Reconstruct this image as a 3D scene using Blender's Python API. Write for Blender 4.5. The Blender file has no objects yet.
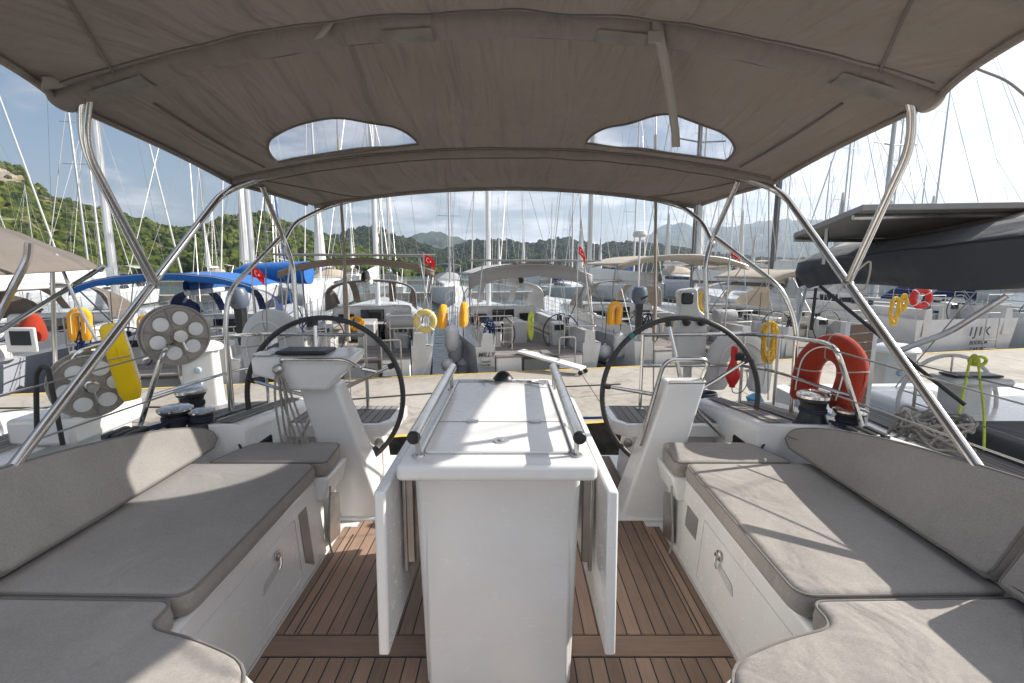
import bpy, math, random
from mathutils import Vector, Matrix, noise
R = math.radians
random.seed(7)
S = bpy.context.scene
COL = S.collection
PITCH = R(8.6); F = 484.0; CZ = 1.42
XC = -0.055                      # centreline of the near yacht
WATER = -1.35; QZ = -0.70

# ------------------------------------------------------------------ measuring helpers
def ray(px, py):
    u = (px-512)/F; v = (341.5-py)/F
    c, s = math.cos(PITCH), math.sin(PITCH)
    return Vector((u, c+v*s, -s+v*c))
def W(px, py, y):
    d = ray(px, py); return Vector((0, 0, CZ)) + d*(y/d.y)
def WZ(px, py, z):
    d = ray(px, py); return Vector((0, 0, CZ)) + d*((z-CZ)/d.z)
def WX(px, py, x):
    d = ray(px, py); return Vector((0, 0, CZ)) + d*(x/d.x)

# ------------------------------------------------------------------ materials
class NT:
    def __init__(s, name):
        s.m = bpy.data.materials.new(name); s.m.use_nodes = True
        s.t = s.m.node_tree; s.n = s.t.nodes; s.l = s.t.links
        s.b = s.n['Principled BSDF']; s.out = s.n['Material Output']
        s.tc = None
    def co(s, which='Object'):
        if not s.tc: s.tc = s.n.new('ShaderNodeTexCoord')
        return s.tc.outputs[which]
    def node(s, typ, ins=None, **kw):
        n = s.n.new(typ)
        for k, v in kw.items(): setattr(n, k, v)
        for k, v in (ins or {}).items():
            if isinstance(v, bpy.types.NodeSocket): s.l.new(v, n.inputs[k])
            else: n.inputs[k].default_value = v
        return n
    def noise(s, scale, detail=4, rough=.55, vec=None, dist=0):
        return s.node('ShaderNodeTexNoise', {'Vector': vec or s.co(), 'Scale': scale, 'Detail': detail, 'Roughness': rough, 'Distortion': dist}).outputs['Fac']
    def ramp(s, fac, stops):
        n = s.n.new('ShaderNodeValToRGB'); s.l.new(fac, n.inputs[0])
        e = n.color_ramp.elements
        while len(e) < len(stops): e.new(.5)
        for i, (p, c) in enumerate(stops):
            e[i].position = p; e[i].color = (*c, 1) if len(c) == 3 else c
        return n.outputs[0]
    def math(s, op, a, b=None, c=None):
        n = s.n.new('ShaderNodeMath'); n.operation = op
        for i, v in enumerate((a, b, c)):
            if v is None: continue
            if isinstance(v, bpy.types.NodeSocket): s.l.new(v, n.inputs[i])
            else: n.inputs[i].default_value = v
        return n.outputs[0]
    def mix(s, f, a, b):
        n = s.n.new('ShaderNodeMix'); n.data_type = 'RGBA'
        for i, v in ((0, f), (6, a), (7, b)):
            if isinstance(v, bpy.types.NodeSocket): s.l.new(v, n.inputs[i])
            else: n.inputs[i].default_value = v if i == 0 else (*v, 1)
        return n.outputs[2]
    def base(s, c):
        if isinstance(c, bpy.types.NodeSocket): s.l.new(c, s.b.inputs['Base Color'])
        else: s.b.inputs['Base Color'].default_value = (*c, 1)
    def set(s, **kw):
        for k, v in kw.items():
            k = k.replace('_', ' ')
            if isinstance(v, bpy.types.NodeSocket): s.l.new(v, s.b.inputs[k])
            else: s.b.inputs[k].default_value = v
    def bump(s, h, strength=.3, dist=.01):
        n = s.node('ShaderNodeBump', {'Height': h, 'Strength': strength, 'Distance': dist})
        s.l.new(n.outputs[0], s.b.inputs['Normal']); return n.outputs[0]

def simple(name, c, rough=.5, metal=0, var=.12, scale=6, bump=0, bscale=60, coat=0, emit=None):
    t = NT(name)
    n = t.noise(scale, 5)
    lo = tuple(x*(1-var) for x in c); hi = tuple(min(1, x*(1+var)) for x in c)
    t.base(t.ramp(n, [(.3, lo), (.7, hi)]))
    r = t.node('ShaderNodeMapRange', {'Value': t.noise(scale*2.7, 4), 'To Min': max(0.02, rough*.8), 'To Max': min(1, rough*1.25)})
    t.set(Roughness=r.outputs[0], Metallic=metal)
    if coat: t.set(Coat_Weight=coat, Coat_Roughness=.08)
    if bump: t.bump(t.noise(bscale, 3), bump, .004)
    return t.m

def gelcoat(name, c, dirt=.5):
    t = NT(name)
    n1 = t.noise(3, 6, .65); n2 = t.noise(23, 5, .7)
    d = t.ramp(n1, [(.42, (0, 0, 0)), (.8, (1, 1, 1))])
    k = t.math('MULTIPLY', t.math('MULTIPLY', d, n2), dirt)
    t.base(t.mix(k, c, (c[0]*.66, c[1]*.61, c[2]*.54)))
    # fine scratches and a thin clear gloss
    mp = t.node('ShaderNodeMapping', {'Vector': t.co(), 'Rotation': (.4, .3, .9), 'Scale': (3, 90, 90)}).outputs[0]
    sc = t.noise(1.2, 3, .8, vec=mp)
    t.set(Roughness=t.node('ShaderNodeMapRange', {'Value': t.math('ADD', t.math('MULTIPLY', n2, .6), t.math('MULTIPLY', sc, .4)), 'To Min': .10, 'To Max': .40}).outputs[0])
    t.set(Coat_Weight=.35, Coat_Roughness=.12)
    t.bump(t.noise(4, 3), .12, .012)
    return t.m

def fabric(name, c, weave=650, var=.1, wr=.35, trans=0, rib=0):
    t = NT(name)
    w1 = t.noise(weave, 2, .6); n1 = t.noise(2.2, 5, .6)
    fleck = t.noise(140, 3, .75)
    f = t.math('ADD', t.math('MULTIPLY', w1, .35), t.math('ADD', t.math('MULTIPLY', n1, .45), t.math('MULTIPLY', fleck, .35)))
    t.base(t.ramp(f, [(.38, tuple(x*(1-var*1.6) for x in c)), (.74, tuple(min(1, x*(1+var*1.6)) for x in c))]))
    t.set(Roughness=.95, Sheen_Weight=.15)
    t.b.inputs['Specular IOR Level'].default_value = .15
    big = t.noise(5, 3, .5, dist=.6)
    h = t.math('ADD', t.math('MULTIPLY', w1, .04), t.math('MULTIPLY', big, wr))
    if rib:   # soft pulled folds running fore and aft
        mp = t.node('ShaderNodeMapping', {'Vector': t.co(), 'Scale': (1, .16, .2)})
        h = t.math('ADD', h, t.math('MULTIPLY', t.noise(7, 3, .5, vec=mp.outputs[0], dist=.5), rib))
    nm = t.bump(h, .75, .03)
    if trans:
        tr = t.node('ShaderNodeBsdfTranslucent', {'Color': (*[min(1, x*1.25) for x in c], 1), 'Normal': nm})
        mx = t.node('ShaderNodeMixShader', {0: trans, 1: t.b.outputs[0], 2: tr.outputs[0]})
        t.l.new(mx.outputs[0], t.out.inputs['Surface'])
    return t.m

def teak(name, w=.062, axis=0, c=(.30, .19, .125), caulk=.085, grey=.35):
    """planks along one axis with black caulking between them"""
    t = NT(name)
    sep = t.node('ShaderNodeSeparateXYZ', {0: t.co()})
    a = sep.outputs[axis]; b = sep.outputs[1-axis]
    q = t.math('DIVIDE', a, w); fr = t.math('FRACT', t.math('ADD', q, 100.0)); idn = t.math('FLOOR', t.math('ADD', q, 100.0))
    wn = t.node('ShaderNodeTexWhiteNoise', {'W': idn}, noise_dimensions='1D').outputs[0]
    sc = (60, 3, 60) if axis == 0 else (3, 60, 60)
    mp = t.node('ShaderNodeMapping', {'Vector': t.co(), 'Scale': sc})
    g = t.noise(1.6, 6, .65, vec=mp.outputs[0], dist=.3)
    blot = t.noise(4, 4, .6)
    v = t.math('ADD', t.math('MULTIPLY', wn, .42), t.math('ADD', t.math('MULTIPLY', g, .5), t.math('MULTIPLY', blot, .4)))
    gc = tuple(x*(1-grey)+.30*grey for x in c)
    col = t.ramp(v, [(.38, tuple(x*.62 for x in gc)), (.66, gc), (.95, tuple(min(1, x*1.35) for x in gc))])
    m = t.math('LESS_THAN', fr, caulk)
    t.base(t.mix(m, col, (.012, .011, .010)))
    t.set(Roughness=t.math('SUBTRACT', .8, t.math('MULTIPLY', m, .2)))
    t.bump(t.math('SUBTRACT', t.math('MULTIPLY', g, .3), m), .35, .002)
    return t.m

M = {}
M['gel'] = gelcoat('gelcoat_white', (.78, .775, .76), .5)
M['gel2'] = gelcoat('gelcoat_aged', (.60, .60, .585), .9)
M['hullw'] = gelcoat('hull_white', (.62, .63, .65), .8)
M['hullb'] = gelcoat('hull_blue', (.06, .10, .22), .4)
M['hullg'] = gelcoat('hull_grey', (.36, .38, .43), .5)
M['antifoul'] = simple('antifouling', (.03, .05, .10), .7)
M['black'] = simple('black_plastic', (.02, .02, .022), .4, var=.3)
M['rubber'] = simple('black_rubber', (.035, .033, .032), .6, var=.3, bump=.2, bscale=200)
M['wheelskin'] = simple('stitched_leather', (.045, .043, .042), .42, var=.3, bump=.15, bscale=300)
M['steel'] = simple('stainless_steel', (.62, .60, .57), .2, 1, .1, 9)
M['plate'] = simple('reel_plate', (.36, .33, .29), .45, .35, .2, 12)
M['steel2'] = simple('brushed_steel', (.50, .49, .47), .34, 1, .15, 12)
M['alu'] = simple('anodised_mast', (.50, .50, .50), .45, .6, .1, 2)
M['mastw'] = simple('painted_mast', (.72, .72, .71), .4, 0, .08, 1)
M['mastd'] = simple('dark_mast', (.10, .10, .105), .4, .2, .2, 2)
M['wire'] = simple('rigging_wire', (.33, .32, .31), .4, .6, .1, 4)
M['wirel'] = simple('pale_rigging', (.62, .56, .46), .7, 0, .1, 4)
M['teak'] = teak('teak_sole', w=.056, caulk=.09, c=(.265, .158, .098), grey=.16)
M['teakx'] = teak('teak_cross', axis=1, w=.058)
M['teakd'] = teak('teak_deck_weathered', w=.05, c=(.22, .18, .15), grey=.5, caulk=.14)
M['teakdx'] = teak('teak_seat_slats', axis=1, w=.05, c=(.26, .20, .17), grey=.5, caulk=.14)
M['plank'] = teak('single_plank', axis=1, w=5.0, caulk=0.0, c=(.265, .158, .098), grey=.16)
M['cushion'] = fabric('cushion_cloth', (.305, .28, .255), weave=420, var=.17, wr=1.0)
M['piping'] = fabric('piping_cord', (.19, .175, .16), weave=400, var=.1, wr=.1)
M['canopy'] = fabric('canopy_cloth', (.295, .25, .218), weave=380, var=.10, wr=.7, trans=.22, rib=3.4)
M['canopyd'] = fabric('canopy_binding', (.15, .125, .11), weave=500, var=.06, wr=.3)
M['webbing'] = fabric('webbing', (.36, .32, .28), weave=400, var=.05, wr=.1)
M['patch'] = simple('clear_patch', (.20, .18, .16), .6, 0, .2, 14)
M['dgrey'] = fabric('dark_grey_cloth', (.075, .078, .085), weave=400, var=.1, wr=.9, trans=.03)
M['beige'] = fabric('beige_cloth', (.42, .36, .29), weave=300, var=.08, wr=.5, trans=.08)
M['taupe'] = fabric('taupe_cloth', (.26, .215, .18), weave=300, var=.08, wr=.6, trans=.06)
M['brown'] = fabric('brown_cloth', (.13, .105, .085), weave=300, var=.1, wr=.6)
M['greyc'] = fabric('pale_grey_cloth', (.36, .36, .37), weave=300, var=.08, wr=.7, trans=.08)
M['blue'] = fabric('blue_cloth', (.02, .13, .42), weave=300, var=.12, wr=.7, trans=.05)
M['navy'] = fabric('navy_cloth', (.015, .03, .10), weave=300, var=.12, wr=.7)
M['white_cloth'] = fabric('white_vinyl', (.62, .62, .60), weave=200, var=.05, wr=.4)
M['red'] = fabric('red_cloth', (.60, .02, .02), weave=300, var=.08, wr=.5, trans=.2)
M['redp'] = simple('red_plastic', (.62, .02, .015), .35)
M['orange'] = fabric('orange_red_cover', (.30, .034, .015), weave=300, var=.1, wr=.4)
M['yellow'] = fabric('yellow_cover', (.78, .52, .01), weave=300, var=.07, wr=.3)
M['amber'] = fabric('amber_cover', (.72, .33, .02), weave=300, var=.12, wr=.5)
M['yrope'] = simple('yellow_rope', (.72, .44, .05), .8, var=.35, scale=90, bump=.6, bscale=150)
M['lime'] = simple('lime_rope', (.55, .62, .08), .8, var=.2, scale=60)
M['grope'] = simple('grey_rope', (.30, .28, .25), .85, var=.3, scale=90, bump=.6, bscale=200)
M['drope'] = simple('dark_rope', (.03, .035, .06), .85, var=.3, scale=90)
M['paint_yellow'] = simple('kerb_paint', (.62, .43, .08), .75, var=.3, scale=5)
M['blue_plastic'] = simple('pale_blue_plastic', (.12, .38, .62), .5)
M['lightblue'] = simple('bluegrey', (.35, .45, .55), .5)
M['fender'] = gelcoat('fender_vinyl', (.66, .67, .70), .9)
M['windowdark'] = simple('dark_window', (.012, .014, .018), .08, 0, .1, coat=.5)
M['letter'] = simple('lettering', (.05, .05, .07), .5)
M['letterp'] = simple('lettering_faded', (.45, .35, .55), .5)
M['white'] = simple('white_paint', (.8, .8, .79), .5, var=.04)
M['labelg'] = simple('grey_label', (.28, .27, .26), .4, .3)
M['screen'] = simple('display_glass', (.015, .018, .02), .35)

def vinyl():
    t = NT('clear_vinyl')
    tr = t.node('ShaderNodeBsdfTransparent', {'Color': (.93, .94, .96, 1)})
    gl = t.node('ShaderNodeBsdfGlossy', {'Color': (.9, .92, .95, 1), 'Roughness': .12})
    df = t.node('ShaderNodeBsdfDiffuse', {'Color': (.7, .74, .8, 1)})
    t.bump(t.noise(6, 3, dist=.8), .4, .02)
    a = t.node('ShaderNodeMixShader', {0: .55, 1: gl.outputs[0], 2: df.outputs[0]})
    b = t.node('ShaderNodeMixShader', {0: t.math('MULTIPLY', t.noise(3, 4), .24), 1: tr.outputs[0], 2: a.outputs[0]})
    t.l.new(b.outputs[0], t.out.inputs['Surface'])
    return t.m
M['vinyl'] = vinyl()

def concrete():
    t = NT('quay_concrete')
    sep = t.node('ShaderNodeSeparateXYZ', {0: t.co()})
    n1 = t.noise(.5, 7, .65); n2 = t.noise(7, 6, .7); n3 = t.noise(60, 3, .7)
    v = t.math('ADD', t.math('MULTIPLY', n1, .5), t.math('ADD', t.math('MULTIPLY', n2, .35), t.math('MULTIPLY', n3, .15)))
    c = t.ramp(v, [(.32, (.21, .185, .155)), (.5, (.35, .322, .28)), (.7, (.45, .42, .375))])
    j = t.math('LESS_THAN', t.math('FRACT', t.math('DIVIDE', t.math('ADD', sep.outputs[0], 100), 2.6)), .008)
    c = t.mix(j, c, (.09, .08, .07))
    st = t.ramp(t.noise(1.3, 6, .75, dist=1.2), [(.54, (0, 0, 0)), (.66, (1, 1, 1))])
    c = t.mix(t.math('MULTIPLY', st, .55), c, (.16, .13, .11))
    t.base(c); t.set(Roughness=.9)
    t.bump(t.math('SUBTRACT', v, j), .4, .01)
    return t.m
M['concrete'] = concrete()
def quayface():
    t = NT('quay_wall')
    sep = t.node('ShaderNodeSeparateXYZ', {0: t.co()})
    z = t.node('ShaderNodeMapRange', {'Value': sep.outputs[2], 'From Min': WATER-QZ, 'From Max': 0}).outputs[0]
    n = t.noise(5, 6, .7)
    c = t.ramp(t.math('ADD', t.math('MULTIPLY', z, .6), t.math('MULTIPLY', n, .6)), [(.25, (.03, .03, .02)), (.5, (.13, .09, .06)), (.8, (.26, .20, .15))])
    t.base(c); t.set(Roughness=.9); t.bump(n, .6, .03); return t.m
M['quayface'] = quayface()

def water():
    t = NT('harbour_water')
    t.base((.008, .045, .045)); t.set(Roughness=.06)
    t.b.inputs['IOR'].default_value = 1.33
    n = t.math('ADD', t.noise(1.6, 3, .5), t.math('MULTIPLY', t.noise(7, 3, .5), .3))
    t.bump(n, .5, .12)
    return t.m
M['water'] = water()

def hillmat(name, greens, rock, rockbias, scale=1.0, rockz=None):
    t = NT(name)
    mpv = t.node('ShaderNodeMapping', {'Vector': t.co(), 'Scale': (1, .38, 1)}).outputs[0]
    n1 = t.noise(.045*scale, 6, .7, vec=mpv); n3 = t.noise(.012*scale, 4, .6)
    vo = t.node('ShaderNodeTexVoronoi', {'Vector': mpv, 'Scale': .27*scale, 'Randomness': 1.0}).outputs['Distance']
    n2 = t.math('SUBTRACT', 1.0, t.math('MULTIPLY', vo, 1.0))
    n4 = t.noise(.5*scale, 4, .8, vec=mpv)
    v = t.math('ADD', t.math('MULTIPLY', n1, .38), t.math('ADD', t.math('MULTIPLY', t.math('ADD', n2, n4), .27), t.math('MULTIPLY', n3, .12)))
    g = t.ramp(v, [(.46, greens[0]), (.53, greens[1]), (.60, greens[2])])
    rk = t.ramp(t.noise(.16*scale, 6, .8, vec=mpv), [(.35, tuple(x*.45 for x in rock)), (.65, rock)])
    sep = t.node('ShaderNodeSeparateXYZ', {0: t.co()})
    hz = t.node('ShaderNodeMapRange', {'Value': sep.outputs[2], 'From Min': rockz[0], 'From Max': rockz[1]}).outputs[0]
    n2 = n2
    f = t.math('ADD', t.math('MULTIPLY', hz, .75), t.math('MULTIPLY', t.math('SUBTRACT', t.noise(.03*scale, 7, .75, dist=.5, vec=mpv), .5), 2.4))
    m = t.ramp(f, [(rockbias, (0, 0, 0)), (rockbias+.08, (1, 1, 1))])
    t.base(t.mix(m, g, rk)); t.set(Roughness=.95)
    t.b.inputs['Specular IOR Level'].default_value = .1
    t.bump(n2, 1.0, 1.2)
    return t.m
M['hill'] = hillmat('near_hill', [(.03, .035, .010), (.085, .085, .028), (.17, .15, .07)], (.34, .28, .22), .50, .75, rockz=(8, 72))
M['hill2'] = hillmat('middle_hill', [(.006, .012, .006), (.018, .030, .013), (.045, .055, .025)], (.22, .20, .17), 1.05, rockz=(10, 150))
M['hill3'] = hillmat('far_mountain', [(.02, .035, .02), (.04, .06, .03), (.06, .08, .04)], (.2, .2, .18), 1.0, scale=.4, rockz=(10, 400))
M['leaf'] = simple('shore_foliage', (.04, .07, .02), .9, var=.6, scale=1.5)

# ------------------------------------------------------------------ mesh builder
SPLIT = set('seat_cushion_ leaf_bracket control_knob lid_hinge rail_post rail_foot quarter_panel transom_step cockpit_bench bulkhead_window screw caulking rope_clutch sheet_line deck_teak coaming webbing_face flag_halyard panel_post socket grab_strap spoke wheel hanging_line lifeline stanchion pushpit spreader shroud halyard'.split())
class MB:
    def __init__(s): s.v = []; s.f = []; s.mi = []; s.cur = 0
    def add(s, vs, fs):
        o = len(s.v); s.v += [tuple(p) for p in vs]
        for f in fs: s.f.append([i+o for i in f]); s.mi.append(s.cur)
        return s
    def box(s, x0, x1, y0, y1, z0, z1, mat=None):
        vs = [(x0,y0,z0),(x1,y0,z0),(x1,y1,z0),(x0,y1,z0),(x0,y0,z1),(x1,y0,z1),(x1,y1,z1),(x0,y1,z1)]
        if mat: vs = [mat @ Vector(v) for v in vs]
        return s.add(vs, [(3,2,1,0),(4,5,6,7),(0,1,5,4),(1,2,6,5),(2,3,7,6),(3,0,4,7)])
    def hexa(s, b, t):
        """bottom 4 points and top 4 points, same order"""
        return s.add(list(b)+list(t), [(3,2,1,0),(4,5,6,7),(0,1,5,4),(1,2,6,5),(2,3,7,6),(3,0,4,7)])
    def tube(s, pts, r, n=10, cap=True, closed=False):
        pts = [Vector(p) for p in pts]; N = len(pts)
        rs = r if isinstance(r, (list, tuple)) else [r]*N
        prev = None; vs = []
        for i, p in enumerate(pts):
            if closed: d = pts[(i+1) % N]-pts[i-1]
            else: d = pts[min(i+1, N-1)]-pts[max(i-1, 0)]
            if d.length < 1e-9: d = Vector((0,0,1))
            d.normalize()
            if prev is None:
                a = Vector((0,0,1)) if abs(d.z) < .9 else Vector((1,0,0))
                u = d.cross(a).normalized()
            else:
                u = (prev - d*prev.dot(d))
                u = u.normalized() if u.length > 1e-6 else d.cross(Vector((0,0,1))).normalized()
            prev = u; w = d.cross(u)
            for k in range(n):
                t = 2*math.pi*k/n
                vs.append(p+(u*math.cos(t)+w*math.sin(t))*rs[i])
        fs = []
        for i in range(N if closed else N-1):
            j = (i+1) % N
            for k in range(n):
                k2 = (k+1) % n
                fs.append((i*n+k, i*n+k2, j*n+k2, j*n+k))
        if cap and not closed:
            fs.append(tuple(range(n-1, -1, -1))); fs.append(tuple((N-1)*n+k for k in range(n)))
        return s.add(vs, fs)
    def ring(s, c, ax, r, tr, n=48, m=8, a0=0, a1=2*math.pi, up=None):
        c = Vector(c); ax = Vector(ax).normalized()
        a = Vector(up) if up else (Vector((0,0,1)) if abs(ax.z) < .9 else Vector((1,0,0)))
        u = ax.cross(a).normalized(); w = u.cross(ax)
        full = abs(a1-a0-2*math.pi) < 1e-4
        pts = [c+(u*math.cos(t)+w*math.sin(t))*r for t in [a0+(a1-a0)*i/(n if full else n-1) for i in range(n)]]
        return s.tube(pts, tr, m, closed=full)
    def lathe(s, prof, c=(0,0,0), ax=(0,0,1), n=24):
        c = Vector(c); ax = Vector(ax).normalized()
        a = Vector((1,0,0)) if abs(ax.x) < .9 else Vector((0,1,0))
        u = ax.cross(a).normalized(); w = ax.cross(u)
        vs = []
        for r, h in prof:
            for k in range(n):
                t = 2*math.pi*k/n
                vs.append(c+ax*h+(u*math.cos(t)+w*math.sin(t))*r)
        fs = []
        for i in range(len(prof)-1):
            for k in range(n):
                k2 = (k+1) % n
                fs.append((i*n+k, i*n+k2, (i+1)*n+k2, (i+1)*n+k))
        fs.append(tuple(range(n-1, -1, -1))); fs.append(tuple((len(prof)-1)*n+k for k in range(n)))
        return s.add(vs, fs)
    def grid(s, rows):
        """rows of equal length point lists"""
        n = len(rows[0]); vs = [p for r in rows for p in r]; fs = []
        for i in range(len(rows)-1):
            for j in range(n-1):
                fs.append((i*n+j, i*n+j+1, (i+1)*n+j+1, (i+1)*n+j))
        return s.add(vs, fs)
    def prism(s, poly, fr, h):
        """poly in 2D, fr maps (a,b,c) to 3D, extruded 0..h along c"""
        n = len(poly)
        vs = [fr(a, b, 0) for a, b in poly]+[fr(a, b, h) for a, b in poly]
        fs = [tuple(range(n-1, -1, -1)), tuple(range(n, 2*n))]+[(i, (i+1) % n, (i+1) % n+n, i+n) for i in range(n)]
        return s.add(vs, fs)
    def islands(s):
        par = list(range(len(s.v)))
        def find(a):
            while par[a] != a: par[a] = par[par[a]]; a = par[a]
            return a
        for f in s.f:
            r = find(f[0])
            for i in f[1:]: par[find(i)] = r
        g = {}
        for f, k in zip(s.f, s.mi): g.setdefault(find(f[0]), []).append((f, k))
        out = []
        for fs in g.values():
            m = MB(); mp = {}
            for f, k in fs:
                nf = []
                for i in f:
                    if i not in mp: mp[i] = len(m.v); m.v.append(s.v[i])
                    nf.append(mp[i])
                m.f.append(nf); m.mi.append(k)
            out.append(m)
        return out
    def build(s, name, mat, parent=None, smooth=True, angle=35, bevel=0, seg=2, loc=None, solid=0, fixn=True):
        if parent is not None and name in SPLIT:
            parts = s.islands()
            if 1 < len(parts) <= 30:
                for q in parts: o = q.build2(name, mat, parent, smooth, angle, bevel, seg, loc, solid, fixn)
                return o
        return s.build2(name, mat, parent, smooth, angle, bevel, seg, loc, solid, fixn)
    def build2(s, name, mat, parent=None, smooth=True, angle=35, bevel=0, seg=2, loc=None, solid=0, fixn=True):
        me = bpy.data.meshes.new(name)
        org = Vector(loc) if loc is not None else Vector((0,0,0))
        me.from_pydata([tuple(Vector(v)-org) for v in s.v], [], s.f)
        mats = mat if isinstance(mat, (list, tuple)) else [mat]
        for m in mats: me.materials.append(M[m] if isinstance(m, str) else m)
        for p, k in zip(me.polygons, s.mi): p.material_index = k
        me.validate()
        if fixn:
            import bmesh
            bm = bmesh.new(); bm.from_mesh(me); bmesh.ops.recalc_face_normals(bm, faces=bm.faces); bm.to_mesh(me); bm.free()
        if smooth:
            for p in me.polygons: p.use_smooth = True
            me.set_sharp_from_angle(angle=R(angle))
        o = bpy.data.objects.new(name, me); COL.objects.link(o); o.location = org
        if parent is not None: o.parent = parent; o.location = org
        if solid:
            md = o.modifiers.new('solid', 'SOLIDIFY'); md.thickness = solid; md.offset = 0
        if bevel:
            md = o.modifiers.new('bevel', 'BEVEL'); md.width = bevel; md.segments = seg; md.limit_method = 'ANGLE'; md.angle_limit = R(40)
            md.harden_normals = False
        return o

def tag(o, label, cat, group=None, kind=None):
    o['label'] = label
    if kind != 'structure' or cat: o['category'] = cat
    if group: o['group'] = group
    if kind: o['kind'] = kind
    return o
def struct(o): o['kind'] = 'structure'; return o
def thing(name, label, cat, loc=(0,0,0), rz=0, group=None):
    o = bpy.data.objects.new(name, None); COL.objects.link(o)
    o.location = loc; o.rotation_euler = (0,0,rz); o.empty_display_size = .2
    return tag(o, label, cat, group)
def kids(o): return [c for c in COL.objects if c.parent == o]
def copytree(o, parent=None, cmap=None):
    if cmap is None:
        cmap = {}
        for c in COL.objects:
            if c.parent: cmap.setdefault(c.parent.name, []).append(c)
    c = o.copy(); COL.objects.link(c)
    if parent is not None: c.parent = parent
    for ch in cmap.get(o.name, []): copytree(ch, c, cmap)
    return c
def smooth_path(pts, n=6, closed=False):
    P = [Vector(p) for p in pts]; out = []; N = len(P)
    for i in range(N if closed else N-1):
        if closed: p0, p1, p2, p3 = P[i-1], P[i], P[(i+1) % N], P[(i+2) % N]
        else: p0 = P[max(i-1, 0)]; p1 = P[i]; p2 = P[i+1]; p3 = P[min(i+2, N-1)]
        for k in range(n):
            t = k/n
            out.append(.5*((2*p1)+(p2-p0)*t+(2*p0-5*p1+4*p2-p3)*t*t+(3*p1-p0-3*p2+p3)*t**3))
    if not closed: out.append(P[-1])
    return out
def bendpath(pts, rad=.12, n=6):
    """straight legs with rounded corners"""
    P = [Vector(p) for p in pts]; out = [P[0]]
    for i in range(1, len(P)-1):
        a, b, c = P[i-1], P[i], P[i+1]
        r = min(rad, (a-b).length*.45, (c-b).length*.45)
        s_ = b+(a-b).normalized()*r; e = b+(c-b).normalized()*r
        for k in range(n+1):
            t = k/n; out.append(s_*(1-t)**2+b*2*t*(1-t)+e*t*t)
    out.append(P[-1]); return out
def roundpoly(poly, rads, n=6):
    out = []; N = len(poly)
    for i in range(N):
        a, b, c = [Vector((*poly[j % N], 0)) for j in (i-1, i, i+1)]
        r = rads[i] if isinstance(rads, (list, tuple)) else rads
        if r <= 0: out.append((b.x, b.y)); continue
        r = min(r, (a-b).length*.48, (c-b).length*.48)
        s_ = b+(a-b).normalized()*r; e = b+(c-b).normalized()*r
        for k in range(n+1):
            t = k/n; p = s_*(1-t)**2+b*2*t*(1-t)+e*t*t; out.append((p.x, p.y))
    return out
def dens(poly, step=.05):
    out = []; N = len(poly)
    for i in range(N):
        a = Vector((*poly[i], 0)); b = Vector((*poly[(i+1) % N], 0)); k = max(1, int((b-a).length/step))
        for j in range(k): p = a.lerp(b, j/k); out.append((p.x, p.y))
    return out
def cushion(name, poly, fr, h, r=.03, crown=.012, mat='cushion', parent=None, seed=0):
    """padded slab with rounded edges: poly counter clockwise"""
    area = sum(poly[i][0]*poly[(i+1) % len(poly)][1]-poly[(i+1) % len(poly)][0]*poly[i][1] for i in range(len(poly)))
    if area < 0: poly = poly[::-1]
    poly = dens(poly, .045); N = len(poly)
    nr = []
    for i in range(N):
        a = Vector((*poly[i-1], 0)); b = Vector((*poly[(i+1) % N], 0)); d = (b-a).normalized(); nr.append((-d.y, d.x))
    def rg(off, z, wob=0):
        out = []
        for i, (x, y) in enumerate(poly):
            q = fr(x+nr[i][0]*off, y+nr[i][1]*off, z)
            w = noise.noise(Vector((x*5+seed, y*5, z*9)))*wob
            out.append(fr(x+nr[i][0]*(off+w), y+nr[i][1]*(off+w), z+w*.6))
        return out
    rings = [rg(r*.6, 0), rg(0, r*.5, .002), rg(-.003, h*.5, .004), rg(0, h-r, .003)]
    for k in range(1, 6):
        a = k/5*math.pi/2
        rings.append(rg(r*(1-math.cos(a)), h-r+r*math.sin(a), .002))
    m = MB(); vs = [p for g in rings for p in g]; fs = []
    for i in range(len(rings)-1):
        for k in range(N):
            k2 = (k+1) % N; fs.append((i*N+k, i*N+k2, (i+1)*N+k2, (i+1)*N+k))
    fs.append(tuple((len(rings)-1)*N+k for k in range(N))); fs.append(tuple(range(N-1, -1, -1)))
    m.add(vs, fs)
    o = m.build(name, mat, parent, angle=60)
    # piping seam round the top edge
    pm = MB(); pm.tube([fr(x+nr[i][0]*.004, y+nr[i][1]*.004, h-r*.35) for i, (x, y) in enumerate(poly)], .0042, 6, closed=True)
    pm.build('piping', 'piping', o)
    return o
def text_mesh(body, size, fr, name, mat, parent, depth=.004, shear=0, spacing=1.0):
    cu = bpy.data.curves.new('t', 'FONT'); cu.body = body; cu.size = size; cu.extrude = depth; cu.align_x = 'CENTER'; cu.shear = shear
    cu.space_character = spacing; cu.offset = size*.012
    o = bpy.data.objects.new('t', cu); COL.objects.link(o)
    dg = bpy.context.evaluated_depsgraph_get(); me = bpy.data.meshes.new_from_object(o.evaluated_get(dg))
    bpy.data.objects.remove(o)
    for v in me.vertices: v.co = fr(*v.co)
    me.name = name; me.materials.clear(); me.materials.append(M[mat])
    t = bpy.data.objects.new(name, me); COL.objects.link(t); t.parent = parent
    return t
XY = lambda x, y, z: Vector((x, y, z))

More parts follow.
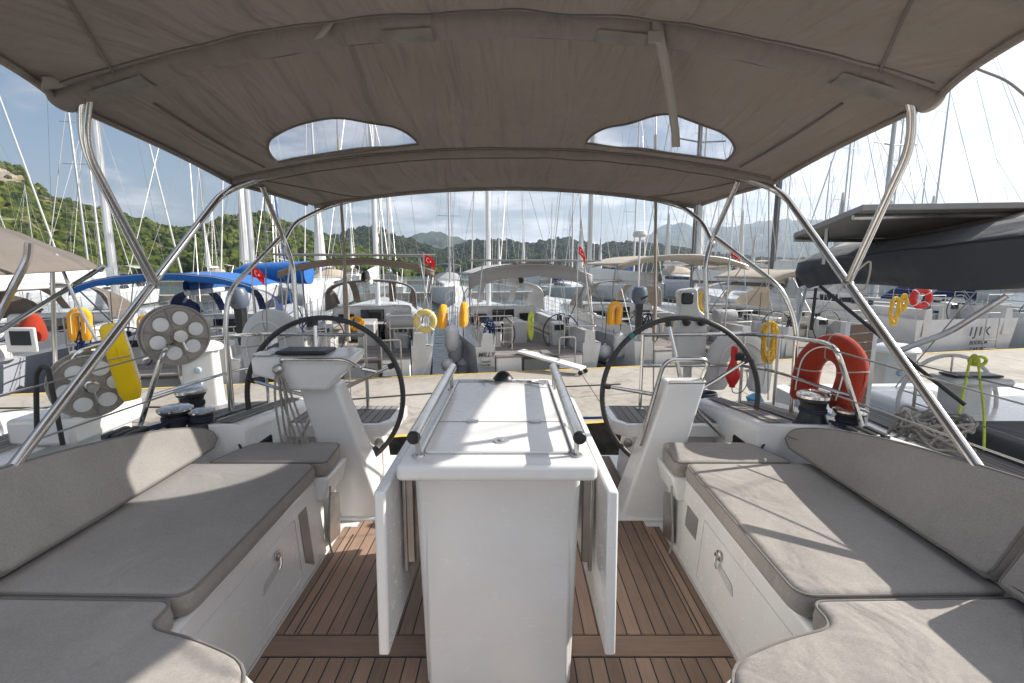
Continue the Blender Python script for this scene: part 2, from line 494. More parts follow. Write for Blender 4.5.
def rebase(root, loc):
    loc = Vector(loc); root.location = loc
    for c in COL.objects:
        if c.parent == root: c.location = Vector(c.location)-loc
def recenter(o):
    vs = [v.co for v in o.data.vertices]
    c = Vector(((min(v.x for v in vs)+max(v.x for v in vs))/2, (min(v.y for v in vs)+max(v.y for v in vs))/2, min(v.z for v in vs)))
    o.data.transform(Matrix.Translation(-c)); o.location = Vector(o.location)+c
    for ch in COL.objects:
        if ch.parent == o: ch.location = Vector(ch.location)-c
def mx(s, x): return XC+s*(x)          # mirrored station from centreline: s=-1 left, +1 right

# ================================================================== THE NEAR YACHT
yacht = thing('sailing_yacht', 'white sailing yacht in the foreground with teak cockpit floor and twin steering wheels', 'sailboat', (0,0,0))
def ztop(y):
    return .70 if y <= 1.5 else (.70-.10*(y-1.5)/1.1 if y <= 2.6 else .60-.08*(y-2.6)/.7)
# sole
m = MB(); m.box(XC-1.36, XC+1.36, 2.52, 3.55, -.06, 0); m.box(XC-.9, XC+.9, -.6, 2.52, -.06, 0)
m.build('cockpit_sole', 'gel', yacht, smooth=False)
m = MB()
def sheet(m, x0, x1, y0, y1, z=.004): m.add([(x0,y0,z),(x1,y0,z),(x1,y1,z),(x0,y1,z)], [(0,1,2,3)])
sheet(m, XC-.872, XC+.872, -.6, 1.585); sheet(m, XC-.872, XC+.872, 1.70, 2.50); 
sheet(m, XC-.80, XC+.80, 2.50, 2.985); sheet(m, XC-.80, XC+.80, 3.01, 3.52)
m.build('teak_planking', 'teak', yacht, smooth=False)
m = MB(); sheet(m, XC-.872, XC+.872, 1.592, 1.693, .005)
o = m.build('cross_plank', 'plank', yacht, smooth=False)
m = MB()
for y0, y1 in ((1.585, 1.592), (1.693, 1.70), (2.985, 3.01)): sheet(m, XC-.872, XC+.872, y0, y1, .003)
for s in (-1, 1):
    a = mx(s, .72); b = mx(s, .855)
    m.add([(mx(s,.80),2.42,.0065),(mx(s,.80)+.005,2.42,.0065),(mx(s,.80)+.005,1.70,.0065),(mx(s,.80),1.70,.0065)], [(0,1,2,3)])
m.build('caulking', 'black', yacht, smooth=False)

# coaming, side deck and topsides
for s in (-1, 1):
    rows = []
    for y in [-.6, 0, .6, 1.1, 1.5, 1.8, 2.1, 2.4, 2.44, 2.5, 2.8, 3.1, 3.3]:
        zt = ztop(y); xi = 1.50 if y <= 2.42 else 1.36; z0 = .40 if y <= 2.42 else 0.0
        xo = 2.06-.03*max(0, y-1.5)**1.6
        k = 1 if y < 2.42 else 0
        le = .17*k; dr = .08*k
        rows.append([(mx(s, xi-.0), y, z0), (mx(s, xi+le-.012), y, zt-.05), (mx(s, xi+le+.01), y, zt-.012), (mx(s, xi+le+.045), y, zt), (mx(s, xi+le+.16), y, zt+.002),
                     (mx(s, xi+le+.20), y, zt-.015-dr*.3), (mx(s, xi+le+.24), y, zt-.02-dr), (mx(s, xo-.05), y, zt-.035-dr), (mx(s, xo), y, zt-.06-dr), (mx(s, xo+.03), y, zt-.4), (mx(s, xo-.12), y, -.8), (mx(s, xo-.4), y, -1.5)])
    m = MB(); m.grid(rows); n = len(rows[-1])
    e = rows[-1]; m.add(e+[(mx(s, 1.36), 3.3, -1.5)], [tuple(range(n+1))])
    m.build('coaming', 'gel', yacht, angle=50)
    # teak on the coaming top, narrow strips beside the winches
    m = MB(); rr = []
    for y in (2.56, 2.8, 3.0, 3.28):
        z = ztop(y)-.030; rr.append([(mx(s, 1.62), y, z+.018), (mx(s, 1.86-.1*(y-2.5)), y, z+.004)])
    m.grid(rr); m.build('side_deck_teak', 'teakd', yacht, smooth=False)
    m = MB(); rr = []
    for y in (2.45, 2.7, 3.0, 3.28):
        z = ztop(y)+.0075; rr.append([(mx(s, 1.41), y, z), (mx(s, 1.515), y, z)])
    m.grid(rr); m.build('side_deck_teak', 'teakd', yacht, smooth=False)
    m = MB(); rr = []
    for y in (-.5, .5, 1.5, 2.1):
        z = ztop(y)-.11; rr.append([(mx(s, 1.93), y, z+.02), (mx(s, 1.98), y, z+.016)])
    m.grid(rr); m.build('side_deck_teak', 'teakd', yacht, smooth=False)

    # bench base
    m = MB()
    def slab(x0a, x0b, x1, y0, y1, z0, z1):   # inner face leans: x0a at floor, x0b at top
        P = [(mx(s,x0a),y0,z0),(mx(s,x1),y0,z0),(mx(s,x1),y1,z0),(mx(s,x0a),y1,z0)]
        T = [(mx(s,x0b),y0,z1),(mx(s,x1),y0,z1),(mx(s,x1),y1,z1),(mx(s,x0b),y1,z1)]
        m.hexa(P, T)
    slab(.875, .905, 1.495, 1.17, 2.47, 0, .405)
    slab(.875, .895, 1.495, -.6, 1.17, 0, .40)
    m.build('bench_base', 'gel', yacht, bevel=.018, seg=3, angle=40)
    m = MB(); P = lambda y0, y1, x0, z0, z1: m.hexa([(mx(s,x0+.03),y0,z0),(mx(s,1.2),y0,z0),(mx(s,1.2),y1,z0),(mx(s,x0+.03),y1,z0)], [(mx(s,x0),y0,z1),(mx(s,1.2),y0,z1),(mx(s,1.2),y1,z1),(mx(s,x0),y1,z1)])
    P(2.23, 2.50, .835, .285, .412)
    m.build('bench_base', 'gel', yacht, bevel=.015, seg=3)
    # moulded forward return of the bench
    m = MB(); pl = roundpoly([(.54, .2), (.54, 1.06), (.80, 1.155), (1.0, 1.16), (1.0, .2)], [0, .12, .1, 0, 0])
    m.prism([(p[0], p[1]) for p in pl], lambda a, b, c: Vector((mx(s, a+.03-.03*c/.4), b-.02+.02*c/.4, c)), .40)
    m.build('bench_base', 'gel', yacht, angle=45)
    # locker lid seam, latch and pull recess
    m = MB(); fx = lambda y, z, off=0: (mx(s, .875+.03*z/.405-off), y, z)
    def strip(y0, z0, y1, z1, w=.004):
        m.tube([fx(y0, z0, .0005), fx(y1, z1, .0005)], w*.5, 5)
    for q in ((1.22, .33, 1.98, .33), (1.98, .33, 1.98, .06), (1.22, .33, 1.22, .06), (1.22, .06, 1.98, .06)): strip(*q)
    m.build('locker_seam', 'gel2', yacht)
    m = MB(); c = Vector(fx(1.80, .275, .004))
    m.lathe([(.001, -.002), (.022, 0), (.022, .005), (.013, .008), (.013, .016), (.002, .017)], c, (-s, 0, 0), 18)
    m.tube([c+Vector((-s*.014, 0, 0)), c+Vector((-s*.02, -.012, -.028)), c+Vector((-s*.016, -.02, -.045))], .0055, 8)
    m.build('locker_latch', 'steel', yacht)
    m = MB(); pl = roundpoly([(1.66, .19), (1.80, .215), (1.80, .245), (1.68, .23)], .012)
    m.prism(pl, lambda a, b, c: Vector(fx(a, b, .0015+c)), .003); m.build('pull_recess', 'gel2', yacht)
    if s < 0:
        m = MB(); m.prism([(2.02, .10), (2.10, .04), (2.10, .33), (2.02, .33)], lambda a, b, c: Vector(fx(a, b, .001+c)), .002); m.build('vent_slot', 'labelg', yacht)
    else:
        m = MB(); m.prism([(2.04, .20), (2.17, .20), (2.17, .30), (2.04, .30)], lambda a, b, c: Vector(fx(a, b, .001+c)), .003); m.build('maker_plate', 'labelg', yacht)
    # shiny metal bracket for the folding footrest and hose behind the bench corner
    m = MB(); m.prism(roundpoly([(2.24, .05), (2.40, .02), (2.42, .25), (2.30, .30)], .03), lambda a, b, c: Vector((mx(s, .865-c), a, b)), .006)
    m.build('bench_bracket', 'steel2', yacht)
    m = MB(); m.tube(smooth_path([(mx(s,.84), 2.25, .36), (mx(s,.845), 2.23, .22), (mx(s,.845), 2.21, .10), (mx(s,.83), 2.20, .03)]), .005, 6)
    m.build('lanyard', 'grope', yacht)

    # helm seat: moulded white box with slatted teak top
    m = MB()
    pl = [(.69, 3.34), (.69, 2.99), (.76, 2.90), (1.62, 2.90), (1.62, 3.34)]
    m.prism(roundpoly(pl, [.01, .05, .05, 0, 0]), lambda a, b, c: Vector((mx(s, a), b, .375+c)), .08)
    m.build('helm_seat', 'gel', yacht, bevel=.012, seg=3)
    m = MB()
    m.hexa([(mx(s,.80),3.0,0),(mx(s,1.36),3.0,0),(mx(s,1.36),3.3,0),(mx(s,.80),3.3,0)], [(mx(s,.84),2.98,.376),(mx(s,1.36),2.98,.376),(mx(s,1.36),3.3,.376),(mx(s,.84),3.3,.376)])
    m.build('helm_seat_base', 'gel', yacht, bevel=.02, seg=3)
    m = MB(); a, b = .73, 1.60
    m.add([(mx(s,.74),3.32,.4585),(mx(s,.74),3.03,.4585),(mx(s,.79),2.945,.4585),(mx(s,1.58),2.945,.4585),(mx(s,1.58),3.32,.4585)], [(0,1,2,3,4)])
    m.build('seat_teak', 'teakd', yacht, smooth=False)
    # helm well fittings: throttle / vent box, black grille and hooks
    m = MB(); m.box(mx(s,1.12)-.09, mx(s,1.12)+.09, 2.86, 2.95, .12, .30); m.build('well_box', 'gel2', yacht, bevel=.02)
    m = MB(); m.tube(bendpath([(mx(s,1.00),2.85,.24),(mx(s,1.00),2.83,.32),(mx(s,1.22),2.83,.32),(mx(s,1.22),2.85,.22)], .03), .013, 8)
    m.build('well_handle', 'black', yacht)
    m = MB()
    for k in range(6): m.box(mx(s,1.345)-.006, mx(s,1.345)+.006, 2.58+k*.022, 2.592+k*.022, .34, .46)
    m.box(mx(s,1.352)-.004, mx(s,1.352)+.004, 2.57, 2.71, .335, .465)
    m.build('engine_panel', 'black', yacht)
    # deck cleat / hatch clip by the cushions
    m = MB(); m.tube(bendpath([(mx(s,1.36),2.40,.44),(mx(s,1.36),2.42,.50),(mx(s,1.47),2.50,.52),(mx(s,1.52),2.52,.47)], .03), .006, 6)
    m.build('rope_hook', 'rubber', yacht)
    m = MB(); m.lathe([(.03, 0), (.03, .01), (.012, .015)], (mx(s,.80), 2.985, .31), (0,-1,0), 16); m.build('drain_cap', 'steel2', yacht)

# aft edge: little white lip and transom below the sole
m = MB(); m.box(XC-1.36, XC+1.36, 3.50, 3.56, -1.5, -.002); m.build('transom', 'gel', yacht, bevel=.01)

# winches
def winch(p, h, r, lab):
    x, y, z = p; k = r/.07
    m = MB(); m.lathe([(r*1.15,0),(r*1.15,.012),(r*.98,.03),(r*.80,h*.35),(r*.76,h*.55),(r*.84,h*.70),(r*.96,h*.74),(r*.96,h*.80)], p, n=28)
    w = m.build('winch', 'black', yacht, angle=30)
    if lab: w['label'] = lab
    m = MB(); m.lathe([(r*.98,h*.80),(r*1.06,h*.83),(r*1.06,h*.90),(r*.80,h*.97),(r*.35,h),(r*.30,h*.985)], p, n=28)
    for a in range(10):
        t = a*.628; m.box(x+math.cos(t)*r*.9-.004, x+math.cos(t)*r*.9+.004, y+math.sin(t)*r*.9-.004, y+math.sin(t)*r*.9+.004, z+h*.9, z+h*.95)
    m.build('winch_cap', 'steel', w, angle=30)
    m = MB(); m.ring((x,y,z+h*.45), (0,0,1), r*.80, .006, 24, 6); m.ring((x,y,z+h*.45+.011), (0,0,1), r*.79, .006, 24, 6); m.build('rope_turns', 'drope', w)
for s in (-1, 1):
    if s > 0:
        winch((mx(s,1.66), 2.50, ztop(2.5)-.03), .20, .078, None)
        winch((mx(s,1.79), 2.40, ztop(2.4)-.03), .13, .074, None)
    else:
        winch((mx(s,1.80), 2.72, ztop(2.72)-.03), .19, .078, None)
        winch((mx(s,1.70), 2.44, ztop(2.44)-.03), .13, .078, None)
        winch((mx(s,1.58), 2.46, ztop(2.46)-.02), .10, .062, None)
    # line clutches, lines leading aft
    m = MB()
    for k in range(3): m.box(mx(s,1.70)-.02+k*.045*s-.018, mx(s,1.70)-.02+k*.045*s+.018, 2.12, 2.26, ztop(2.2)-.03, ztop(2.2)+.03)
    m.build('rope_clutch', 'black', yacht, bevel=.008)
    m = MB()
    for k in range(3): m.tube(smooth_path([(mx(s,1.90)+k*.02*s,1.0,ztop(1.2)-.06),(mx(s,1.86)+k*.02*s,1.9,ztop(1.9)-.06),(mx(s,1.70)+k*.045*s,2.2,ztop(2.2)+.0),(mx(s,1.70),2.42,ztop(2.5)+.03)]), .006, 6)
    m.build('sheet_line', 'drope', yacht)

# ------------------------------------------------------------------ helm pedestals and wheels
for s in (-1, 1):
    # leaning pedestal plate
    zt = .79 if s < 0 else .80
    bx, tx = .80, 1.02
    m = MB()
    def sec(z, cx, w, y0, y1): return [(mx(s,cx-w/2),y0,z),(mx(s,cx+w/2),y0,z),(mx(s,cx+w/2),y1,z),(mx(s,cx-w/2),y1,z)]
    m.hexa(sec(0.003, bx, .25, 2.58, 2.82), sec(zt, tx, .215, 2.60, 2.74))
    m.build('helm_pedestal', 'gel', yacht, bevel=.018, seg=4)
    m = MB(); m.hexa(sec(0.002, bx, .31, 2.56, 2.86), sec(.02, bx, .28, 2.57, 2.84)); m.build('pedestal_foot', 'gel', yacht, bevel=.006)
    wc = Vector((mx(s, 1.085 if s < 0 else 1.08), 2.87, .652)); rad = .475
    wh = MB(); 
    ax = Vector((0, -1, .07)).normalized()
    wh.ring(wc, ax, rad, .0155, 96, 10)
    w = wh.build('steering_wheel', 'wheelskin', yacht)
    w['label'] = 'left steering wheel with dark leather rim' if s < 0 else 'right steering wheel with grey leather rim and a teal mark'
    u = Vector((1,0,0)); v = ax.cross(u).normalized()*-1
    if v.z < 0: v = -v
    for k in range(5):
        t = math.pi*2*k/5+(.42 if s < 0 else .50)
        d = u*math.cos(t)+v*math.sin(t)
        m = MB(); m.tube([wc+Vector((0,-.07,0))+d*.03, wc+Vector((0,-.055,0))+d*.2, wc+d*(rad-.01)], [.013,.0125,.010], 8); m.build('spoke', 'steel', w)
        m = MB(); m.tube([wc+d*(rad-.045), wc+d*(rad-.005)], .018, 8); m.build('spoke_socket', 'rubber', w)
    m = MB(); m.lathe([(.001,-.01),(.05,0),(.052,.03),(.03,.045),(.012,.05)], wc+Vector((0,-.045,0)), ax, 24); m.tube([wc+Vector((0,-.04,0)), wc+Vector((0,-.14,0))], .025, 12); m.build('hub', 'steel2', w)
    m = MB()
    for k in range(120):      # lacing on the inside of the rim
        t = 2*math.pi*k/120; d = u*math.cos(t)+v*math.sin(t)
        m.tube([wc+d*(rad-.017)+ax*-.004, wc+d*(rad-.017)+ax*.004+v*0], .002, 4)
    m.build('rim_stitching', 'rubber', w)
    if s > 0:
        m = MB(); t = math.radians(129)
        m.ring(wc, ax, rad, .0172, 10, 10, a0=0, a1=.07, up=None)
        # teal tape turned to the upper left
        m = MB(); pts = [wc+(u*math.cos(t+i*.02)+v*math.sin(t+i*.02))*rad for i in range(-1, 3)]
        m.tube(pts, .0175, 10); m.build('tape_mark', simple('teal_tape', (.05,.22,.22), .5), w)
# left: wide instrument head
m = MB(); s = -1
c = mx(s, 1.055)
tz, bz = .965, .80
pro = [(-.27,.955),(.27,.955),(.262,.90),(.20,.855),(.125,.775),(-.115,.775),(-.15,.83),(-.265,.86)]
m.prism([(a, b) for a, b in pro][::-1], lambda a, b, k: Vector((c+a, 2.50+k, b+.02*(k/.24))), .24)
m.build('instrument_pod', 'gel', yacht, bevel=.02, seg=4)
m = MB(); m.box(c-.15, c+.12, 2.53, 2.70, .964, .984); o = m.build('compass_cover', 'black', yacht, bevel=.008)
m = MB(); m.box(c-.26, c-.17, 2.52, 2.60, .962, .976); m.build('pod_cover', 'gel', yacht, bevel=.006)
m = MB(); m.tube(bendpath([(c-.10,2.50,.93),(c-.09,2.46,.955),(c+.25,2.46,.955),(c+.33,2.47,.90),(c+.30,2.6,.90)], .04), .009, 8); m.tube([(c+.33,2.47,.902),(c+.40,2.48,.885)], .012, 8)
m.build('pod_grab_rail', 'steel', yacht)
m = MB(); m.lathe([(.02,0),(.026,.004),(.026,.03),(.012,.04)], (c-.11,2.49,.90), (0,-1,0), 12); m.build('rope_cleat', 'steel2', yacht)
m = MB()
for k, (dx, zz) in enumerate(((0, .42), (.03, .36), (.055, .30))):
    m.tube(smooth_path([(c-.115+dx*.2,2.47,.90),(c-.13+dx,2.46,.75),(c-.11+dx,2.46,.5),(c-.06+dx*1.6,2.46,zz),(c-.03+dx,2.46,.5),(c-.10+dx,2.47,.75),(c-.10,2.47,.90)]), .0055, 6)
m.build('hanging_line', 'grope', yacht)
# right: stainless guard loop and engine control head
s = 1; c = mx(s, 1.02)
m = MB()
m.tube(bendpath([(c-.24,2.62,.43),(c-.03-.10,2.60,.93),(c+.12,2.60,.93),(c+.11,2.68,.80)], .07, 8), .0125, 10)
m.tube([(c-.10,2.60,.80),(c+.10,2.60,.80)], .009, 8)
m.build('guard_loop', 'steel', yacht)
m = MB(); c = W(693,340,3.30).x
pl = roundpoly([(-.105,.74),(-.105,1.09),(-.085,1.14),(-.105,1.27),(.03,1.29),(.04,1.14),(.105,1.09),(.105,.74)][::-1], .035)
m.prism(pl, lambda a, b, k: Vector((c+.0+a, 3.32+k+.03*(b-.8), b)), .09)
m.tube([(c,3.37,.46),(c,3.37,.80)], .03, 10)
head = m.build('plotter_column', 'gel2', yacht, bevel=.01)
m = MB()
for q in (-.045, .055): m.lathe([(.001,0),(.026,.003),(.03,.02),(.022,.03),(.012,.05)], (c+q, 3.33, 1.055), (0,-1,0), 16)
m.build('control_knob', 'black', head)
m = MB(); m.prism(roundpoly([(-.085,1.175),(-.005,1.175),(-.005,1.255),(-.085,1.255)], .02), lambda a, b, k: Vector((c+a, 3.31+k, b)), .03); m.build('compass', 'screen', head, bevel=.01)
m = MB()
for a, b in ((-.07,.96),(.07,.96),(-.07,.80),(.07,.80)): m.lathe([(.001,0),(.007,.003)], (c+a, 3.318, b), (0,-1,0), 8)
m.build('screw', 'steel2', head)

# ------------------------------------------------------------------ pushpit rails
for s in (-1, 1):
    m = MB()
    zr = .975
    top = [(mx(s,1.84), 2.33, .555), (mx(s,1.60), 2.27, 1.04), (mx(s,1.66), 2.45, 1.045), (mx(s,1.73), 3.0, 1.00), (mx(s,1.62), 3.22, .985), (mx(s,.94), 3.24, zr)]
    m.tube(bendpath(top, .09, 7), .0125, 10)
    m.tube([(mx(s,.94), 3.24, zr), (mx(s,.94), 3.24, .455)], .0115, 8)
    low = [(mx(s,1.72), 2.30, .80), (mx(s,1.70), 3.0, .78), (mx(s,1.60), 3.22, .77), (mx(s,.94), 3.24, .76)]
    m.tube(bendpath(low, .09, 6), .0095, 8)
    for px_, py_, pz_ in ((1.70, 2.95, .57), (1.62, 3.23, .5)):
        m.tube([(mx(s,px_), py_, pz_), (mx(s,px_), py_, 1.0)], .0105, 8)
    p = m.build('pushpit', 'steel', yacht)
    m = MB()
    for zz, zz2 in ((1.03, .98), (.82, .78)):
        m.tube(smooth_path([(mx(s,1.60), 2.3, zz), (mx(s,1.95), 1.3, zz2-.06), (mx(s,2.02), .2, zz2-.03)], 5), .004, 6)
    m.build('lifeline', 'wire', yacht)
    m = MB(); m.tube([(mx(s,1.97),1.15,.56),(mx(s,1.97),1.15,1.02)], .012, 8); m.build('stanchion', 'steel', yacht)
    # foot plates
    m = MB()
    for q in ((mx(s,1.84),2.33,.545),(mx(s,.94),3.24,.458)): m.lathe([(.028,0),(.028,.006),(.016,.012)], q, n=14)
    m.build('rail_foot', 'steel2', yacht)
# covered split backstays
sgs = ((W(341,200,3.75), W(346,300,3.50), W(352,420,3.26), .011, .021), (W(656,196,3.75), W(655,300,3.50), W(653,420,3.26), .011, .0135))
for a, b, c_, r0, r1 in sgs:
    a2 = a+(a-b).normalized()*6.5
    m = MB(); pts = [a+(a-b).normalized()*.5]+[a.lerp(b, t) for t in (.0,.5,.7,.85,1)]+[b.lerp(c_, .35)]
    pts = [p+Vector((noise.noise(p*4)*.01, 0, 0)) for p in pts]
    m.tube(pts, [r0]*4+[r1*.8, r1, r1], 8); o = m.build('backstay_cover', 'beige', yacht)
    m = MB(); m.tube([a2, c_], .0045, 6); m.build('backstay', 'wire', yacht)
# vertical wires crossing the rails (lower halyards and flag line)
m = MB()
for (a, b, y) in (((264,186),(267,330),3.05), ((769,179),(768,400),3.0)):
    m.tube([W(*a, y)+Vector((0,0,0)), W(*b, y)], .0035, 6)
m.build('flag_halyard', 'wire', yacht)

# ------------------------------------------------------------------ cushions
fl = lambda z0: (lambda x, y, z: Vector((x, y, z0+z)))
for s in (-1, 1):
    side = 'left' if s < 0 else 'right'
    P = lambda L: [(mx(s, a), b) for a, b in L]
    poly = roundpoly(P([(.875, 1.262), (1.50, 1.275), (1.50, 2.215), (.885, 2.215)]), [.06, .035, .035, .05])
    o = cushion('seat_cushion', poly, fl(.41), .088, .028, seed=s)
    tag(o, f'long grey seat cushion on the {side} bench along the backrest', 'cushion', 'bench cushions')
    poly = roundpoly(P([(.840, 2.225), (1.42, 2.225), (1.33, 2.50), (.86, 2.50)]), [.04, .035, .06, .06])
    o = cushion('seat_cushion', poly, fl(.41), .088, .026, seed=s+3)
    tag(o, f'short grey cushion at the far end of the {side} bench before the wheel', 'cushion', 'bench cushions')
    poly = roundpoly(P([(.545, .25), (.545, 1.02), (.74, 1.105), (.90, 1.150), (.895, 1.25), (1.50, 1.262), (1.50, .25)]), [.035, .13, .08, .045, .06, .035, .035])
    o = cushion('seat_cushion', poly, fl(.405), .092, .03, seed=s+7)
    tag(o, f'wide grey corner cushion nearest the viewer on the {side} side of the table', 'cushion', 'bench cushions')
    # backrest: plane leaning outboard, (a = y, b = up the slope)
    import bisect
    prof = [(1.30,0),(2.355,0),(2.395,.03),(2.39,.075),(2.33,.115),(2.18,.165),(1.99,.208),(1.80,.24),(1.6,.265),(1.29,.295)]
    pro = []
    sp = smooth_path([(a, b, 0) for a, b in prof[2:]], 3)
    pro = roundpoly([prof[0]], 0)+[(2.33,0)]+[(p.x, p.y) for p in sp if p.x > 1.36]+roundpoly([(1.30,.262),(1.30,.02)], 0)
    pro = pro[:-2]+[(1.335,.291),(1.31,.283),(1.30,.262),(1.295,.03),(1.305,.008),(1.33,0)]
    pro = pro[1:]
    def fb(a, b, c): return Vector((mx(s, 1.50+b*.55-c*.80), a, .492+b*.95+c*.45))
    o = cushion('backrest_cushion', pro, fb, .075, .02, crown=.008, seed=s+11)
    tag(o, f'curved grey backrest cushion leaning on the {side} coaming', 'cushion', 'backrest cushions')
    pro = roundpoly([(.45,0),(1.275,0),(1.275,.292),(.45,.31)], [.02,.02,.03,.02])
    def fb2(a, b, c): return Vector((mx(s, 1.50+b*.55-c*.80), a-.01, .492+b*.95+c*.45))
    o = cushion('backrest_cushion', pro, fb2, .085, .02, crown=.008, seed=s+15)
    tag(o, f'grey corner backrest cushion nearest the viewer at the {side} edge of the picture', 'cushion', 'backrest cushions')

# ------------------------------------------------------------------ table
tb = thing('cockpit_table', 'white folding cockpit table with drop leaves and steel grab rails between the benches', 'table', (0,0,0))
tc = -.045
m = MB()
m.hexa([(tc-.245,1.46,.004),(tc+.245,1.46,.004),(tc+.245,2.34,.004),(tc-.245,2.34,.004)], [(tc-.262,1.43,.80),(tc+.262,1.43,.80),(tc+.262,2.36,.80),(tc-.262,2.36,.80)])
m.build('table_pedestal', 'gel', tb, bevel=.02, seg=4)
m = MB(); m.box(tc-.235, tc+.235, 1.4365, 1.46, .02, .77); m.build('locker_door', 'gel', tb, bevel=.012)
m = MB()
pl = roundpoly([(tc-.298,1.345),(tc+.298,1.345),(tc+.285,2.46),(tc-.285,2.46)], .02)
m.prism(pl, lambda a, b, c: Vector((a, b, .798+c)), .052)
m.build('tabletop', 'gel', tb, bevel=.016, seg=4)
# raised fiddles and lid
m = MB(); m.prism(roundpoly([(tc-.228,1.43),(tc+.228,1.43),(tc+.222,2.34),(tc-.222,2.34)], .02), lambda a, b, c: Vector((a, b, .8505+c)), .010); m.build('table_lid', 'gel', tb, bevel=.004)
m = MB(); m.tube([(tc-.225,1.72,.861),(tc+.225,1.72,.861)], .0018, 5); m.build('lid_seam', 'labelg', tb)
m = MB()
for x in (-1, 1):
    m.prism(roundpoly([(tc+x*.236-.006,1.43),(tc+x*.236+.006,1.43),(tc+x*.228+.006,2.36),(tc+x*.228-.006,2.36)], .004), lambda a, b, c: Vector((a, b, .850+c)), .018)
m.box(tc-.23, tc+.23, 2.37, 2.385, .850, .868)
m.build('fiddle', 'gel', tb, bevel=.003)
m = MB()
for x in (-.10, .13): m.box(tc+x-.022, tc+x+.022, 1.705, 1.735, .8605, .865)
m.build('lid_hinge', 'steel2', tb, bevel=.002)
m = MB(); m.lathe([(.001,.008),(.012,.008),(.014,.004),(.026,.004),(.027,.0),(.027,-.001)], (tc+.01,1.52,.8615), n=24); o = m.build('lid_latch', 'steel', tb)
for x in (-1, 1):
    m = MB()
    xa, xb = tc+x*.243, tc+x*.250
    m.tube([(xa,1.36,.93),(xa+.0,1.60,.934),(xb,2.36,.934)], .0205, 14); g = m.build('grab_rail', 'steel', tb)
    m = MB(); m.lathe([(.0185,0),(.020,.006),(.017,.012),(.001,.014)], (xa,1.352+.008,.93), (0,-1,0), 16); m.build('rail_cap', 'black', g)
    m = MB()
    for y in (1.42, 2.25): m.tube([(xa,y,.93),(xa,y,.85)], .008, 8); m.lathe([(.02,0),(.018,.006)], (xa,y,.85), n=12)
    m.build('rail_post', 'steel2', g)
    # drop leaf
    m = MB()
    m.hexa([(tc+x*.325,1.30,.265),(tc+x*.357,1.30,.265),(tc+x*.357,2.38,.265),(tc+x*.325,2.38,.265)], [(tc+x*.318,1.30,.79),(tc+x*.350,1.30,.79),(tc+x*.350,2.38,.79),(tc+x*.318,2.38,.79)])
    m.build('drop_leaf', 'gel', tb, bevel=.007, seg=3)
    m = MB()
    for y in (1.50, 2.2):
        m.box(tc+x*.290-.012, tc+x*.290+.012, y-.014, y+.014, .45, .785)
        m.box(tc+x*.306-.006, tc+x*.306+.006, y-.02, y+.02, .42, .77)
    m.build('leaf_bracket', 'steel2', tb, bevel=.003)
rebase(tb, (tc, 1.9, .004))
o = MB(); o.lathe([(.055,0),(.055,.006),(.05,.02),(.03,.045),(.012,.055),(.001,.056)], (-.045, 2.40, .851), n=24)
o = o.build('cup_lamp', 'black', None); tag(o, 'small black dome with a wire lying at the far end of the white table', 'compass'); 
m = MB(); m.tube(smooth_path([(-.13,2.30,.868),(-.16,2.38,.862),(-.06,2.32,.868),(.08,2.33,.868),(.16,2.40,.862),(.15,2.28,.868),(.02,2.36,.866)]), .003, 6); c2 = m.build('wire_loop', 'wire', o)
recenter(o)

# ------------------------------------------------------------------ bimini
bi = thing('bimini_top', 'large taupe bimini canopy with two clear windows over the near cockpit', 'canopy', (0,0,0))
ROWS = [  # y centre, y edge, half width, z edge, z peak
    (1.38, 1.17, 1.27, 1.985, 2.30), (1.87, 1.87, 1.60, 2.035, 2.30), (2.97, 2.97, 1.60, 1.925, 2.10), (3.78, 3.74, 1.44, 1.885, 2.025)]
def bow(i, u, dz=0, hwadd=0):
    yc, ye, hw, ze, zp = ROWS[i]; a = abs(u)
    return Vector((XC+u*(hw+hwadd), yc+(ye-yc)*a*a, ze+(zp-ze)*(1-a**2.1)+dz))
def canopy_pt(seg, t, u):
    a = bow(seg, u); b = bow(seg+1, u); p = a.lerp(b, t)
    sag = -.035*math.sin(math.pi*t)*(1-abs(u)**4)
    edge = abs(u)**6
    p.z += sag + .006*noise.noise(Vector((u*9, t*1.5+seg*7, 0)))*math.sin(math.pi*t)*4*(1-edge)
    p.x += -math.copysign(.03*math.sin(math.pi*t)*edge, u)
    return p
rows = []
for seg in range(3):
    n = (10, 22, 16)[seg]
    for i in range(n+(1 if seg == 2 else 0)):
        rows.append([canopy_pt(seg, i/n, -1+2*j/96) for j in range(97)])
m = MB(); m.grid(rows)
canopy = m.build('canopy', 'canopy', None, angle=60, solid=.004)
def winprism(x0, x1, y0, y1, r=1):
    pts = []
    cx = (x0+x1)/2; hw = (x1-x0)/2
    for k in range(41):
        t = math.pi*k/40; pts.append((cx+math.cos(t)*hw, y1-(y1-y0)*math.sin(t)**.95))
    pl = [(a, b) for a, b in pts]
    pl = roundpoly(pl, 0)
    mm = MB(); mm.prism(pl, lambda a, b, c: Vector((a, b, 1.7+c)), .8); return mm
wins = [(mx(-1, 1.235), mx(-1, .47)), (mx(1, .47), mx(1, 1.235))]
cut = MB()
for x0, x1 in wins:
    w = winprism(x0, x1, 2.40, 2.80); cut.add(w.v, w.f)
cutter = cut.build('cutter', 'canopy', None, smooth=False)
import bmesh
def evalmesh(o, name):
    dg = bpy.context.evaluated_depsgraph_get(); me = bpy.data.meshes.new_from_object(o.evaluated_get(dg)); me.name = name; return me
